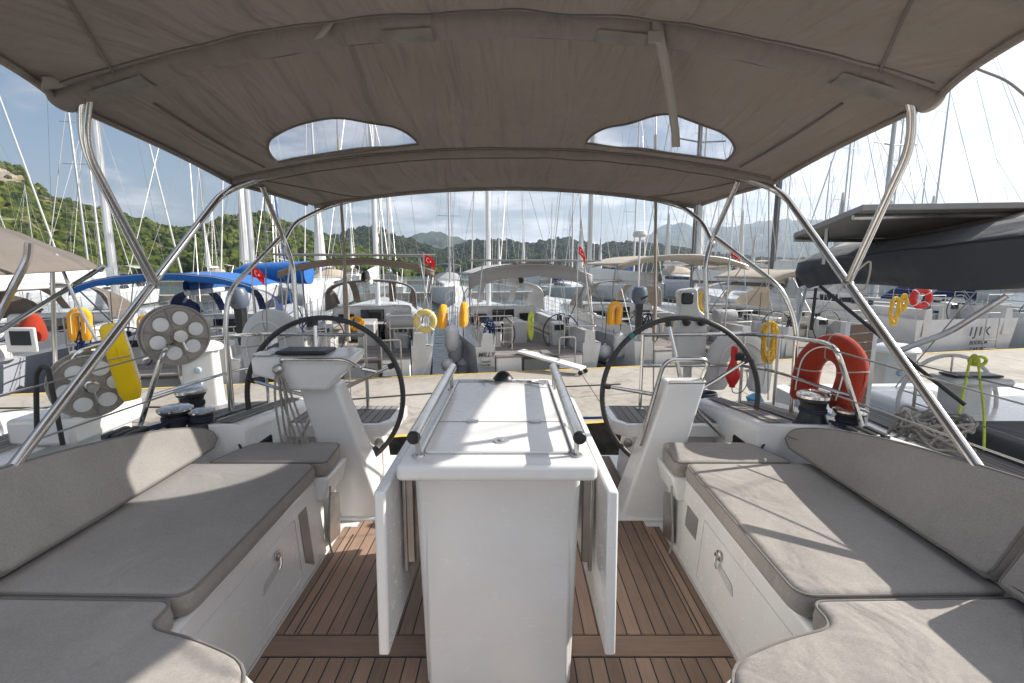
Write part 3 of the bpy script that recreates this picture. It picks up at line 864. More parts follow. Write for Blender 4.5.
def booled(op, cobj, thick):
    canopy.modifiers['solid'].thickness = thick
    md = canopy.modifiers.new('b', 'BOOLEAN'); md.operation = op; md.object = cobj; md.solver = 'EXACT'
    me = evalmesh(canopy, 'r'); canopy.modifiers.remove(md); return me
me_c = booled('DIFFERENCE', cutter, .004)
wmes = []
for x0, x1 in wins:
    c1 = winprism(x0, x1, 2.40, 2.80).build('c1', 'canopy', None, smooth=False)
    wmes.append(booled('INTERSECT', c1, .0015)); bpy.data.objects.remove(c1)
bpy.data.objects.remove(cutter); bpy.data.objects.remove(canopy)
canopy = bpy.data.objects.new('canopy', me_c); COL.objects.link(canopy); canopy.parent = bi
for me in wmes:
    me.materials.clear(); me.materials.append(M['vinyl']); me.name = 'clear_window'
    for p in me.polygons: p.material_index = 0
    o = bpy.data.objects.new('clear_window', me); COL.objects.link(o); o.parent = bi
# window welts
def canopy_z(x, y):
    u = (x-XC)/1.6; t = (y-1.87)/1.10; return canopy_pt(1, t, u).z
for x0, x1 in wins:
    m = MB(); cx = (x0+x1)/2; hw = (x1-x0)/2; pts = []
    for k in range(41):
        t = math.pi*k/40; x = cx+math.cos(t)*(hw+.008); y = 2.807-(2.807-2.392)*math.sin(t)**.95
        pts.append((x, y, canopy_z(x, y)-.003))
    m.tube(pts, .006, 6, closed=True); m.build('window_welt', 'canopyd', bi)
# bow sleeves, hems and seams
def sleeve(i, wd, th, name, umax=.985, mat='canopy', n=60):
    rows = []
    for k in range(n+1):
        u = -umax+2*umax*k/n; c = bow(i, u); row = []
        for j in range(13):
            a = math.pi*j/12; wob = .004*noise.noise(Vector((u*14, j*.3, i)))
            row.append((c.x, c.y-math.cos(a)*(wd+wob), c.z-.003-math.sin(a)**.7*(th+wob)))
        rows.append(row)
    mm = MB(); mm.grid(rows); return mm.build(name, mat, bi, angle=70)
sleeve(1, .068, .055, 'bow_sleeve'); sleeve(2, .045, .028, 'bow_sleeve'); sleeve(3, .025, .022, 'bow_sleeve')
for i, off in ((1, .085), (1, -.09), (2, -.07), (2, .08)):
    m = MB(); pts = []
    for k in range(61):
        u = -.97+1.94*k/60
        sg = (1 if off > 0 else 0) if i == 1 else (2 if off > 0 else 1)
        L = abs(ROWS[sg+1][0]-ROWS[sg][0]); t = off/L if off > 0 else 1+off/L
        p = canopy_pt(sg, t, u); p.z -= .004; pts.append(p)
    m.tube(pts, .0035, 5); m.build('seam', 'canopyd', bi)
# side binding and diagonal reinforcement seams
for s in (-1, 1):
    m = MB(); pts = []
    for seg in range(3):
        for i in range(9): p = canopy_pt(seg, i/9, s*1.0); pts.append(p+Vector((0,0,-.008)))
    m.tube(pts, .012, 6); m.build('edge_hem', 'canopy', bi)
    m = MB(); pts = [canopy_pt(1, .16+t*.72, s*(.86-.02*t))+Vector((0,0,-.005)) for t in [k/14 for k in range(15)]]
    m.tube(pts, .006, 6); m.build('zip', 'canopyd', bi)
    m = MB(); pts = [canopy_pt(2, t, s*(.93-.2*t))+Vector((0,0,-.005)) for t in [k/8*.95+.02 for k in range(9)]]
    m.tube(pts, .004, 6); m.build('zip', 'canopyd', bi)
    m = MB(); pts = [canopy_pt(0, t, s*(.80+.06*t))+Vector((0,0,-.005)) for t in [k/8*.95 for k in range(9)]]
    m.tube(pts, .005, 6); m.build('zip', 'canopyd', bi)
# clear patches on the front sleeve
for u in (-.83, -.33*-1+0, .83, ):
    pass
for u0, u1 in ((-.90, -.78), (-.25, -.14), (.22, .33), (.76, .88)):
    rows = []
    for k in range(7):
        u = u0+(u1-u0)*k/6; c = bow(1, u)
        rows.append([(c.x, c.y-math.cos(math.pi*j/12)*.072, c.z-.006-math.sin(math.pi*j/12)**.7*.058) for j in range(3, 9)])
    m = MB(); m.grid(rows); m.build('sleeve_patch', 'patch', bi)
# webbing straps
def strapm(pts, w, name='strap', ax=(1,0,0), mat='webbing'):
    P = smooth_path(pts, 5); a = Vector(ax).normalized()*w/2; mm = MB()
    mm.grid([[p-a, p+a] for p in P]); return mm.build(name, mat, bi, solid=.0025)
strapm([W(660,-40,1.60), W(657,12,1.78), W(659,36,1.80), W(664,60,1.88), W(670,95,2.02), W(675,130,2.15), W(676,147,2.2)], .036)
strapm([W(334,4,1.80), W(331,18,1.79), W(325,30,1.79), W(318,39,1.80)], .034, ax=(1,.0,.25))
m = MB(); b0 = W(655,37,1.795); m.box(b0.x-.024, b0.x+.024, b0.y-.004, b0.y+.004, b0.z-.02, b0.z+.02); m.build('strap_buckle', 'webbing', bi, bevel=.003)
strapm([W(90,66,1.83), W(68,80,1.81), W(42,83,1.60)], .045, ax=(0,.3,1))
strapm([W(915,60,1.80), W(930,68,1.79), W(948,66,1.72)], .045, ax=(0,.3,1))
m = MB(); m.tube(smooth_path([W(948,66,1.72), W(962,64,1.7), W(985,72,1.62), W(1008,82,1.55), W(1030,100,1.5)]), .004, 6); m.build('tie_cord', 'webbing', bi)
# steel frame
def frame(pts, r=.0165, rad=.16, name='frame_tube', n=8):
    m = MB(); m.tube(bendpath(pts, rad, n), r, 12); return m.build(name, 'steel', bi)
def clamp(p, d, r=.024):
    p = Vector(p); d = Vector(d).normalized(); m = MB(); m.lathe([(r*.8,-.02),(r,-.012),(r,.012),(r*.8,.02)], p, d, 12)
    m.tube([p+Vector((0,-.03,-.01)), p+Vector((0,.02,-.01))], .006, 6); m.build('frame_clamp', 'steel2', bi)
for s in (-1, 1):
    B2 = bow(2, s*.985); B1 = bow(1, s*.985); B3 = bow(3, s*.93)
    foot = Vector((mx(s,1.60), 1.44, .70))
    knee = Vector((mx(s,1.64), 2.93, 1.86))
    frame([foot, knee, bow(2, s*.88, -.012), bow(2, s*.8, -.012)], .0185, .13)
    d = (knee-foot); j1 = foot+d*.56
    frame([j1+Vector((0,0,.0)), B1+Vector((s*-.01,.05,-.16)), bow(1, s*.94, -.02), bow(1, s*.85, -.015)], .0165, .18)
    if s < 0:
        frame([j1+Vector((.035,-.02,.0)), B1+Vector((.03,.03,-.17)), bow(1, s*.92, -.02)], .012, .16)
    clamp(j1, d)
    J = W(284, 240, 3.30) if s < 0 else W(712, 240, 3.30)
    T4 = W(262, 186, 3.02) if s < 0 else W(738, 181, 3.02)
    M4 = W(293, 265, 3.27) if s < 0 else W(705, 263, 3.27)
    L4 = W(297, 328, 3.235) if s < 0 else W(707, 326, 3.235)
    frame([T4, J, M4, L4], .0155, .15)
    frame([J+Vector((0,0,-.01)), J+Vector((s*-.01, .14, .12)), bow(3, s*.93, -.03), bow(3, s*.78, -.012)], .0145, .16)
    A5 = W(229, 290, 2.90) if s < 0 else W(782, 288, 2.90)
    A6 = W(225, 325, 2.86) if s < 0 else W(797, 325, 2.86)
    A7 = W(231, 411, 2.84) if s < 0 else W(791, 420, 2.84)
    frame([J+Vector((s*.01, -.03, .015)), A5, A6, A7], .0145, .14)
    clamp(J+Vector((0,0,-.03)), (0,0,1), .022)
    m = MB()
    for i in (1, 2, 3):
        m.tube([bow(i, -.99+1.98*k/40, -.014) for k in range(41)], .0135, 8)
    if s < 0: m.build('bow_tube', 'steel', bi)
    m = MB(); m.lathe([(.036,0),(.036,.008),(.024,.014),(.022,.05),(.001,.052)], foot, n=14); m.build('frame_foot', 'steel2', bi)
    # loose white tie at the right clamp
    if s > 0:
        m = MB(); m.tube(smooth_path([j1+Vector((0,-.03,.04)), j1+Vector((.05,-.06,.10)), j1+Vector((.04,-.06,-.02)), j1+Vector((0,-.04,-.02))]), .0045, 6); m.build('tie_cord', 'webbing', bi)
rebase(bi, (XC, 2.0, .70))

# ================================================================== GEAR ON THE NEAR YACHT'S RAIL
def horseshoe(name, label, c, ex, ez, w, h, th, mat, cat='lifebuoy', group=None, wd=.11):
    """U-shaped buoy hanging with its legs down; ex across, ez up, thickness along the normal"""
    c = Vector(c); ex = Vector(ex).normalized(); ez = Vector(ez).normalized(); en = ex.cross(ez).normalized()
    R0 = w/2-wd/2; path = []
    for k in range(5): path.append((-R0*(.90+.02*k), -h/2+ (h-w/2)*.8*k/5))
    for k in range(17):
        t = math.pi-math.pi*k/16; path.append((math.cos(t)*R0, h/2-w/2+math.sin(t)*(w/2-wd/2)))
    for k in range(5): path.append((R0*(.98-.02*k), -h/2+(h-w/2)*.8*(4-k)/5))
    m = MB(); rows = []
    for i, (a, b) in enumerate(path):
        p0 = path[max(0, i-1)]; p1 = path[min(len(path)-1, i+1)]
        d = Vector((p1[0]-p0[0], p1[1]-p0[1])).normalized(); n2 = Vector((-d.y, d.x))
        row = []; endk = .72 if i in (0, len(path)-1) else 1
        for k in range(17):
            t = 2*math.pi*k/16; ca, sa = math.cos(t), math.sin(t)
            q = 1/((abs(ca)**3+abs(sa)**3)**(1/3))
            u = ca*q*wd/2*endk; v = sa*q*th/2*endk
            P2 = Vector((a, b))+n2*u
            row.append(c+ex*P2.x+ez*P2.y+en*v+Vector((noise.noise(c+Vector((a*9, b*9, t)))*.006, 0, 0)))
        rows.append(row)
    m.grid(rows)
    for r in (rows[0], rows[-1]): m.add(r[:-1], [tuple(range(16))])
    o = m.build(name, mat, None, angle=70); tag(o, label, cat, group)
    m = MB()
    for f in (.22, .5, .78):
        i = int(f*(len(path)-1)); m.tube([p for p in rows[i][:-1]], .004, 5, closed=True)
    m.build('grab_strap', 'webbing', o)
    m = MB(); pts = [rows[i][4]+(rows[i][4]-(c+ex*path[i][0]+ez*path[i][1])).normalized()*.006 for i in range(2, len(path)-2, 2)]
    m.tube(smooth_path(pts, 3), .004, 5); m.build('grab_line', 'white', o)
    recenter(o); return o

horseshoe('lifebuoy', 'orange red horseshoe lifebuoy hanging on the right stern rail above the winches', W(829,370,2.62), (.18,-1,.05), (.06,-.10,1), .45, .41, .10, 'orange', wd=.15)
horseshoe('lifebuoy', 'white covered horseshoe lifebuoy hanging behind the right steering wheel', W(739,361,3.32), (1,.1,-.1), (.05,.1,1), .49, .42, .09, 'white_cloth', wd=.15)
horseshoe('lifebuoy', 'white covered horseshoe lifebuoy hanging behind the left steering wheel', W(272,342,3.34), (1,-.25,.15), (-.12,.1,1), .49, .46, .11, 'white_cloth', wd=.17)
horseshoe('lifebuoy', 'bright yellow horseshoe lifebuoy hanging on the rail of the boat on the left', W(121,360,3.15), (-.78,1,-.10), (-.28,.1,1), .44, .50, .12, 'yellow', wd=.13)

def coil(name, label, c, ax, w, h, mat, n=9, r=.009, cat='rope', seed=1, group=None):
    rnd = random.Random(seed); c = Vector(c); ax = Vector(ax).normalized(); u = ax.cross(Vector((0,0,1))).normalized()
    m = MB(); pts = []
    for k in range(n):
        a = w/2*(.55+.45*rnd.random()); b = h*(.72+.3*rnd.random()); off = (rnd.random()-.5)*w*.5
        for q in range(14):
            t = 2*math.pi*q/14
            pts.append(c+u*(math.sin(t)*a+off*.5)+Vector((0,0,-b/2+math.cos(t)*b/2))+ax*((rnd.random()-.5)*.03))
    m.tube(smooth_path(pts, 3), r, 6)
    o = m.build(name, mat, None); tag(o, label, cat, group)
    recenter(o); return o
coil('rope_coil', 'bushy yellow floating rope coil tied to the right stern rail', W(771,322,3.12), (.2,-1,0), .105, .27, 'yrope', 16, .0075)
# floating man overboard light
p = W(734,357,3.08)
t = thing('rescue_light', 'small red rescue light hanging upside down on the right stern rail', 'light', p)
m = MB(); m.lathe([(.004,-.20),(.018,-.20),(.020,-.185),(.030,-.17),(.045,-.13),(.046,-.11),(.030,-.06),(.020,-.03),(.018,0),(.004,.0)], n=20); m.build('float_body', 'redp', t)
m = MB(); m.lathe([(.019,.0),(.021,.02),(.021,.06),(.012,.07)], n=16); m.build('light_cap', 'redp', t)
m = MB(); m.box(.0,.06,-.03,.03,-.02,.03); m.build('clip', 'black', t, bevel=.01)
m = MB(); m.tube(smooth_path([(0,0,-.2),(.01,0,-.235),(.07,.02,-.24),(.11,.03,-.19),(.10,.02,-.1)]), .003, 6); m.build('cord', 'drope', t)

def reel(name, label, c, ax, r, gap, tiltc, mats=('plate', 'white_cloth')):
    c = Vector(c); ax = Vector(ax).normalized()
    t = thing(name, label, 'rope reel', c, group='perforated webbing reels')
    a = Vector((0,0,1)); u = ax.cross(a).normalized(); w = u.cross(ax)
    for sg in (-1, 1):
        m = MB(); m.lathe([(r*.1,0),(r,0),(r,.004),(r*.1,.004)], ax*(sg*gap/2), ax, 56); m.build('side_plate', mats[0], t, angle=30)
        m = MB(); m2 = MB()
        for k in range(6):
            cc = ax*(sg*gap/2+.002)+u*(math.cos(k*math.pi/3+tiltc)*r*.61)+w*(math.sin(k*math.pi/3+tiltc)*r*.61)
            m.lathe([(r*.245,.0),(r*.235,.0045),(r*.12,.008),(.001,.009)], cc, ax*sg, 24)
            m2.ring(cc+ax*sg*.002, ax, r*.255, .0045, 24, 6)
            m2.tube([ax*(sg*gap/2+sg*.004)+(u*math.cos((k+.5)*math.pi/3+tiltc)+w*math.sin((k+.5)*math.pi/3+tiltc))*r*q for q in (.2, .6, .95)], .0045, 5)
        m.build('webbing_face', 'white', t); m2.build('hole_rim', mats[0], t)
    m = MB()
    for off in (-gap/2-.002, gap/2+.002): m.ring(ax*off, ax, r, .006, 48, 8)
    m.build('plate_rim', mats[0], t)
    m = MB(); m.lathe([(.02,-gap/2+.008),(r*.90,-gap/2+.008),(r*.90,gap/2-.008),(.02,gap/2-.008)], (0,0,0), ax, 40); m.build('webbing_roll', mats[1], t)
    m = MB(); m.lathe([(.002,-gap/2-.05),(.03,-gap/2-.05),(.034,-gap/2-.01),(r*.2,-gap/2-.006),(r*.2,-gap/2+.004)], (0,0,0), ax, 24); m.tube([ax*(-gap/2-.04), ax*(-gap/2-.05)+w*(-r*.5)+u*.02], .006, 8); m.build('reel_hub', 'steel', t)
    return t
reel('webbing_reel', 'perforated steel reel with six holes mounted on the left stern rail', W(179,335,2.42)+Vector((-.02,0,0)), (-.80,.62,.0), .146, .06, .3)
reel('webbing_reel', 'large perforated steel reel below the yellow lifebuoy on the left boat', W(90,384,3.15), (-.74,.66,.12), .21, .12, .1)

# ================================================================== SURROUNDINGS
def axisline(off, y0, k=.215):
    return lambda x: y0+k*x+off
K = .215; TH = math.atan(K)
far_edge = lambda x: 9.85+K*x
near_edge = lambda x: 6.2+K*x
m = MB(); m.add([(-400,-300,WATER),(6000,-300,WATER),(6000,6000,WATER),(-3000,6000,WATER),(-3000,-300,WATER)], [(0,1,2,3,4)])
struct(m.build('water', 'water', None, smooth=False))['label'] = 'dark green harbour water'
m = MB(); X0, X1 = -70, 90
a = [(X0, near_edge(X0)), (X1, near_edge(X1)), (X1, far_edge(X1)), (X0, far_edge(X0))]
m.add([(x, y, QZ) for x, y in a], [(0,1,2,3)])
m.cur = 1; m.add([(x, y, z) for z in (QZ, WATER-.3) for x, y in a], [(0,1,5,4),(1,2,6,5),(2,3,7,6),(3,0,4,7)])
struct(m.build('quay', ['concrete', 'quayface'], None, smooth=False))
m = MB()
for f, s in ((near_edge, 1), (far_edge, -1)):
    for k in range(60):
        x0 = -60+k*2.5; x1 = x0+2.5-.02
        m.add([(x0, f(x0)+s*.0, QZ+.004), (x1, f(x1), QZ+.004), (x1, f(x1)+s*.09, QZ+.004), (x0, f(x0)+s*.09, QZ+.004)], [(0,1,2,3)])
struct(m.build('kerb_stripe', 'paint_yellow', None, smooth=False))

# mooring lines and power hose lying on the quay
def line(name, label, pts, r, mat, cat='rope', group=None):
    m = MB(); m.tube(smooth_path(pts, 8), r, 6); o = m.build(name, mat, None); tag(o, label, cat, group); recenter(o); return o
qz = QZ+.012
for i, (a, b, c, mat, lab) in enumerate((
    ((-1.5,3.55,.05),(-3.0,6.0,qz-.05),(-6.5,6.6,qz),'drope','dark mooring rope running left from the near yacht to the quay'),
    ((1.2,3.4,.1),(3.4,6.6,qz+.1),(7.5,8.9,qz),'drope','dark mooring rope running right from the near yacht across the quay'),
    ((-9,7.1,qz),(-4,7.3,qz),(2,8.7,qz),'rubber','long dark power cable lying along the middle of the quay'),
    ((.3,6.6,qz),(1.4,6.7,qz),(3.0,7.2,qz),'navy','thick purple blue rope lying at the quay edge beside the table'))):
    A, B, C = Vector(a), Vector(b), Vector(c)
    mid = [A, A.lerp(B, .5)+Vector((0,0,.0)), B, B.lerp(C, .5)+Vector((.0,.12,0)), C]
    if i > 1:
        for q in mid: q.z = qz
    line('mooring_rope', lab, mid, .012 if i < 3 else .02, mat)

def pedestal(name, label, base, h, w, rz):
    t = thing(name, label, 'power pedestal', base, rz, 'service pedestals on the quay')
    m = MB(); m.prism(roundpoly([(-w/2,-w*.42),(w/2,-w*.42),(w/2,w*.42),(-w/2,w*.42)], .05), lambda a, b, c: Vector((a*(1-.12*c/h), b*(1-.12*c/h), c)), h*.94); m.build('body', 'gel2', t, angle=40)
    m = MB(); m.lathe([(w*.64,0),(w*.66,.03),(w*.60,.07),(w*.40,.11),(w*.1,.125)], (0,0,h*.90), n=20); m.build('lid', 'gel', t)
    m = MB(); m.box(-w*.6,w*.6,-w*.5,w*.5,0,.03); m.build('foot', 'gel2', t, bevel=.006)
    m = MB()
    for z in (.62,.42): m.lathe([(.04,0),(.045,.01),(.03,.03)], (0,-w*.40,h*z), (0,-1,0), 12)
    m.build('socket', 'lightblue', t)
    return t
pedestal('service_pedestal', 'white rectangular service pedestal on the quay beside the perforated reel', W(206,407,6.35)*1.0, .88, .42, .3)
q = WZ(896,402,QZ); 
pedestal('service_pedestal', 'white round topped service pedestal on the quay on the right behind the teak gangway', WZ(888,412,QZ), 1.02, .46, -.2)

# ------------------------------------------------------------------ yachts seen from their sterns
def hull_mesh(L, B, fb, bow=.35, stern=.86, sheer=.25, rake=.12, n=15, closed=True):
    """open hull, stern at y=0, waterline z=0"""
    rows = []
    for i in range(n):
        t = i/(n-1); y = L*t
        b = B/2*(stern+(1-stern)*math.sin(min(1, t/.42)*math.pi/2)) if t < .42 else B/2*max(.015, (1-((t-.42)/.58)**2.2))
        z = fb*(1+sheer*t*t)
        wl = b*(.86-.35*t*t); dx = -rake*(1-t)**8
        row = []
        for k, (f, zz) in enumerate(((1, 1), (1.0, .93), (.985, .6), (.95, .28), (.88, .08), (.80, -.12), (.45, -.32), (0, -.38))):
            hw = wl+(b-wl)*max(0, zz)**.5 if zz > 0 else wl*f
            if zz > 0: hw = wl+(b-wl)*zz**.6
            row.append((hw, y+(.25*(1-zz) if t == 0 else 0)*0+(rake*(1-max(0, zz))*(1 if t == 0 else 0)), z*zz if zz > 0 else zz))
        rows.append(row)
    m = MB()
    full = [[(x, y, z) for x, y, z in r]+[(-x, y, z) for x, y, z in r[-2::-1]] for r in rows]
    m.grid(full)
    if closed: m.add(full[0], [tuple(range(len(full[0])))])
    return m, rows
def arch_canopy(m, xc, hw, y0, y1, ze, zp, n=20, e0=0, drop=0, exp=2.4):
    rows = []
    for i in range(7):
        t = i/6; y = y0+(y1-y0)*t
        r = []
        for j in range(n+1):
            u = -1+2*j/n
            z = ze+(zp-ze)*(1-abs(u)**exp)-.05*math.sin(math.pi*t)*(1-abs(u)) + e0*(t-.5) + .012*noise.noise(Vector((u*6+xc, t*4, hw)))
            r.append((xc+u*hw, y, z))
        if drop and i == 0: rows.append([(p[0], p[1]-.03, p[2]-drop*(1+.25*noise.noise(Vector((p[0]*3, 1, 2))))) for p in r])
        rows.append(r)
    m.grid(rows); return rows
def mast_part(root, x, y, z0, h, r, mat, spread=(.38, .62, .82), wires=True, beam=3.4, wr_=.006):
    m = MB(); m.tube([(x,y,z0),(x,y,z0+h*.7),(x,y,z0+h)], [r, r*.95, r*.6], 10); k = m.build('mast', mat, root)
    if spread:
        m = MB()
        for s_ in spread: m.tube([(x-.30*beam*(1.15-s_*.6), y-.15, z0+h*s_+.05), (x, y, z0+h*s_), (x+.30*beam*(1.15-s_*.6), y-.15, z0+h*s_+.05)], r*.32, 6)
        m.build('spreader', mat, k)
    m = MB(); m.tube([(x-.1,y,z0+h+.02),(x+.35,y,z0+h+.05)], .008, 4); m.tube([(x,y,z0+h),(x,y,z0+h+.55)], .007, 4); m.build('wind_sensor', 'wire', k)
    if wires:
        m = MB()
        for sx in (-1, 1):
            pts = [(x+sx*beam*.46, y-.1, z0-.6)]+[(x+sx*.30*beam*(1.15-s_*.6), y-.15, z0+h*s_+.05) for s_ in spread]+[(x, y, z0+h*.98)]
            m.tube(pts, wr_, 4)
            m.tube([(x+sx*beam*.42, y-.3, z0-.6), (x, y, z0+h*spread[0])], wr_, 4)
            m.tube([(x+sx*beam*.30, -.0+.3, z0-.9), (x, y*.45, z0+h*.30), (x, y, z0+h)], wr_, 4)
        m.build('shroud', 'wire', root)
        m = MB(); m.tube([(x+.12, y-.12, z0+.3), (x+.12, y-.10, z0+h*.97)], .006, 4); m.tube([(x-.2, y-.3, z0-.2), (x-.05, y-.10, z0+h*.8)], .006, 4); m.build('halyard', 'wirel', root)
def wheel_part(root, c, r, rim='rubber', sp=5, ax=(0,-1,.06), tr=.014, ph=.3):
    c = Vector(c); m = MB(); m.ring(c, ax, r, tr, 40, 6); w = m.build('steering_wheel', rim, root)
    m = MB()
    for k in range(sp):
        t = 2*math.pi*k/sp+ph; m.tube([c, c+Vector((math.cos(t)*r, 0, math.sin(t)*r))], .008, 5)
    m.build('spoke', 'steel2', w)
def stern_yacht(label, x, B, L=12, fb=1.15, hull='hullw', canopy='beige', hood='brown', boomc='white_cloth', mastm='mastw', masth=16, mx_=0, text=None, sub=None, tz=.86, tx=None,
                solar=False, platform=True, wheels=True, dz=0, stripe='hullb', gap=.30, group='yachts moored stern to across the quay', canw=.40, seed=0, cz=2.62, open_t=True, textsize=.2, mr=.085, drp=.14, name='moored_yacht'):
    pos = (x, far_edge(x)+gap, WATER)
    t = thing(name, label, 'sailboat', pos, TH, group)
    m, rows = hull_mesh(L, B, fb, closed=not open_t); m.build('hull', hull, t, angle=40)
    hb = B/2*.86
    # boot stripe
    m = MB(); 
    for sx in (-1, 1):
        m.grid([[(sx*(r[3][0]+.012), r[3][1], r[3][2]-.03), (sx*(r[2][0]+.006), r[3][1], r[3][2]+.05)] for r in rows[:12]])
    m.build('hull_stripe', stripe, t)
    # decks: side decks, coamings, foredeck
    m = MB()
    cw = B*.30
    def zd(y): return fb*(1+.25*(y/L)**2)
    for sx in (-1, 1):
        m.grid([[(sx*rows[i][0][0], rows[i][0][1], zd(rows[i][0][1])), (sx*(cw+.30), rows[i][0][1], zd(rows[i][0][1])+.02), (sx*(cw+.26), rows[i][0][1], zd(rows[i][0][1])+.26), (sx*(cw+.06), rows[i][0][1], zd(rows[i][0][1])+.27), (sx*cw, rows[i][0][1], fb-.45)] for i in range(0, 6)])
        e = [(sx*(cw+.30), -.0, fb+.02), (sx*(cw+.26), -.0, fb+.26), (sx*(cw+.06), -.0, fb+.27), (sx*cw, -.0, fb-.45), (sx*(cw+.30), 0, fb-.45)]
        m.add(e, [(0,1,2,3,4)])
    m.grid([[(-rows[i][0][0], rows[i][0][1], zd(rows[i][0][1])), (0, rows[i][0][1], zd(rows[i][0][1])+.06), (rows[i][0][0], rows[i][0][1], zd(rows[i][0][1]))] for i in range(4, len(rows))])
    m.build('deck', 'gel2', t, angle=40)
    m = MB(); m.box(-cw, cw, 1.3, L*.34, fb-.52, fb-.42); m.build('cockpit_floor', 'teakd', t, smooth=False)
    m = MB()
    for sx in (-1, 1): m.box(sx*cw*.62 if sx > 0 else -cw-.01, cw+.01 if sx > 0 else -cw*.62, 1.5, L*.33, fb-.44, fb-.02)
    m.build('cockpit_bench', 'gel2', t, bevel=.03)
    # transom details
    if open_t:
        m = MB()
        xi = hb*.70
        for sx in (-1, 1):
            sec = [(sx*p[0], p[1]-.004, p[2]) for p in rows[0][:5] if p[0] > xi]
            m.add(sec+[(sx*xi, .02, sec[-1][2]), (sx*xi, .0, fb)], [tuple(range(len(sec)+2))])
            m.add([(sx*xi,0,fb),(sx*xi,0,-.1),(sx*xi,.9,-.1),(sx*xi,.9,fb),(sx*hb,0,fb),(sx*hb,.9,fb)], [(0,1,2,3),(0,3,5,4)])
        m.build('quarter_panel', hull, t, smooth=False)
        m = MB()
        for sx in (-1, 1): m.box(min(sx*hb*.29, sx*(xi-.02)), max(sx*hb*.29, sx*(xi-.02)), -.06, .5, .06, fb-.24)
        m.build('transom_step', 'gel', t, bevel=.03)
        m = MB(); m.box(-hb*.69, hb*.69, -.08, 1.6, fb-.235, fb-.21); m.build('aft_teak', 'teakdx', t, smooth=False)
        m = MB(); m.box(-hb*.285, hb*.285, .22, .30, .02, fb-.24); m.build('transom_locker', 'labelg', t)
        m = MB(); m.box(-hb*.22, hb*.24, .17, .215, .12, fb-.34); m.build('locker_panel', 'gel2', t, bevel=.01)
    # cabin and companionway
    m = MB(); y0 = L*.34
    m.hexa([(-cw-.25,y0,fb-.5),(cw+.25,y0,fb-.5),(cw*.55,L*.72,fb+.05),(-cw*.55,L*.72,fb+.05)], [(-cw-.05,y0+.1,fb+.52),(cw+.05,y0+.1,fb+.52),(cw*.40,L*.68,fb+.30),(-cw*.40,L*.68,fb+.30)])
    m.build('cabin', 'gel2', t, bevel=.08, seg=3)
    m = MB(); m.box(-.32, .32, y0-.03, y0+.1, fb-.45, fb+.42); m.build('companionway', 'windowdark', t)
    m = MB()
    for sx in (-1, 1): m.box(min(sx*.5, sx*(cw-.1)), max(sx*.5, sx*(cw-.1)), y0-.02, y0+.1, fb+.02, fb+.30)
    m.build('bulkhead_window', 'windowdark', t)
    # table, pedestals, wheels
    m = MB(); m.box(-.20, .20, 1.9, 3.1, fb-.43, fb+.28); m.build('cockpit_table', 'gel2', t, bevel=.03)
    if wheels:
        for sx in (-1, 1):
            m = MB(); m.hexa([(sx*cw*.80-.15,1.1,fb-.40),(sx*cw*.80+.15,1.1,fb-.40),(sx*cw*.80+.15,1.4,fb-.40),(sx*cw*.80-.15,1.4,fb-.40)], [(sx*cw*.80-.17,1.08,fb+.30),(sx*cw*.80+.17,1.08,fb+.30),(sx*cw*.80+.17,1.38,fb+.36),(sx*cw*.80-.17,1.38,fb+.36)])
            m.build('helm_pedestal', 'gel2', t, bevel=.04)
            wheel_part(t, (sx*cw*.80, .95, fb+.12), .44, ph=seed*.7+sx*.2)
    # sprayhood
    if hood:
        m = MB(); rr = []
        for i in range(6):
            f = i/5; y = y0-.15+f*1.5; z = fb+.55+.72*math.cos(f*math.pi/2)**.6; hwid = cw+.22-.12*f
            rr.append([(hwid*math.sin(a), y, fb+.40+(z-fb-.40)*max(0, math.cos(a))**.35) for a in [-math.pi/2+math.pi*k/16 for k in range(17)]])
        def part(keep):
            q = MB()
            for i in range(5):
                for j in range(16):
                    if (i >= 2 and 2 <= j < 14 and j not in (5, 10)) == keep: q.add([rr[i][j], rr[i][j+1], rr[i+1][j+1], rr[i+1][j]], [(0,1,2,3)])
            return q
        part(False).build('sprayhood', hood, t); part(True).build('hood_window', 'vinyl', t)
        m = MB(); m.tube([(p[0], p[1]-.005, p[2]-.01) for p in rr[0]], .014, 6); m.build('hood_bow', 'steel2', t)
    # bimini
    if canopy:
        m = MB(); hwb = B*canw
        ar = arch_canopy(m, 0, hwb, .7, 3.0, cz, cz+.26, drop=drp); m.build('bimini', canopy, t, solid=.008)
        m = MB()
        for sx in (-1, 1):
            m.tube(bendpath([(sx*(cw+.28), 1.9, fb+.25), (sx*hwb*.985, .85, cz+.0)], .1), .014, 6)
            m.tube(bendpath([(sx*(cw+.28), 1.9, fb+.25), (sx*hwb*.985, 2.85, cz+.0)], .1), .014, 6)
            m.tube([(sx*hwb*.99, .85, cz), (sx*hb*.95, .25, fb+.1)], .010, 6)
        for i in (1, 4, 7): m.tube([(p[0]*.995, p[1], p[2]-.02) for p in ar[i]], .013, 6)
        m.build('bimini_frame', 'steel2', t)
        if solar:
            m = MB(); m.box(-hwb*1.0, hwb*1.0, .2, .9, cz+.30, cz+.335); o = m.build('solar_panel', 'labelg', t, bevel=.01)
            m = MB()
            for sx in (-1, 1): m.tube([(sx*hwb*.8, .5, cz+.30), (sx*hwb*.95, .4, fb+.2)], .016, 6)
            m.build('panel_post', 'steel2', o)
    # pushpit and lifelines
    m = MB()
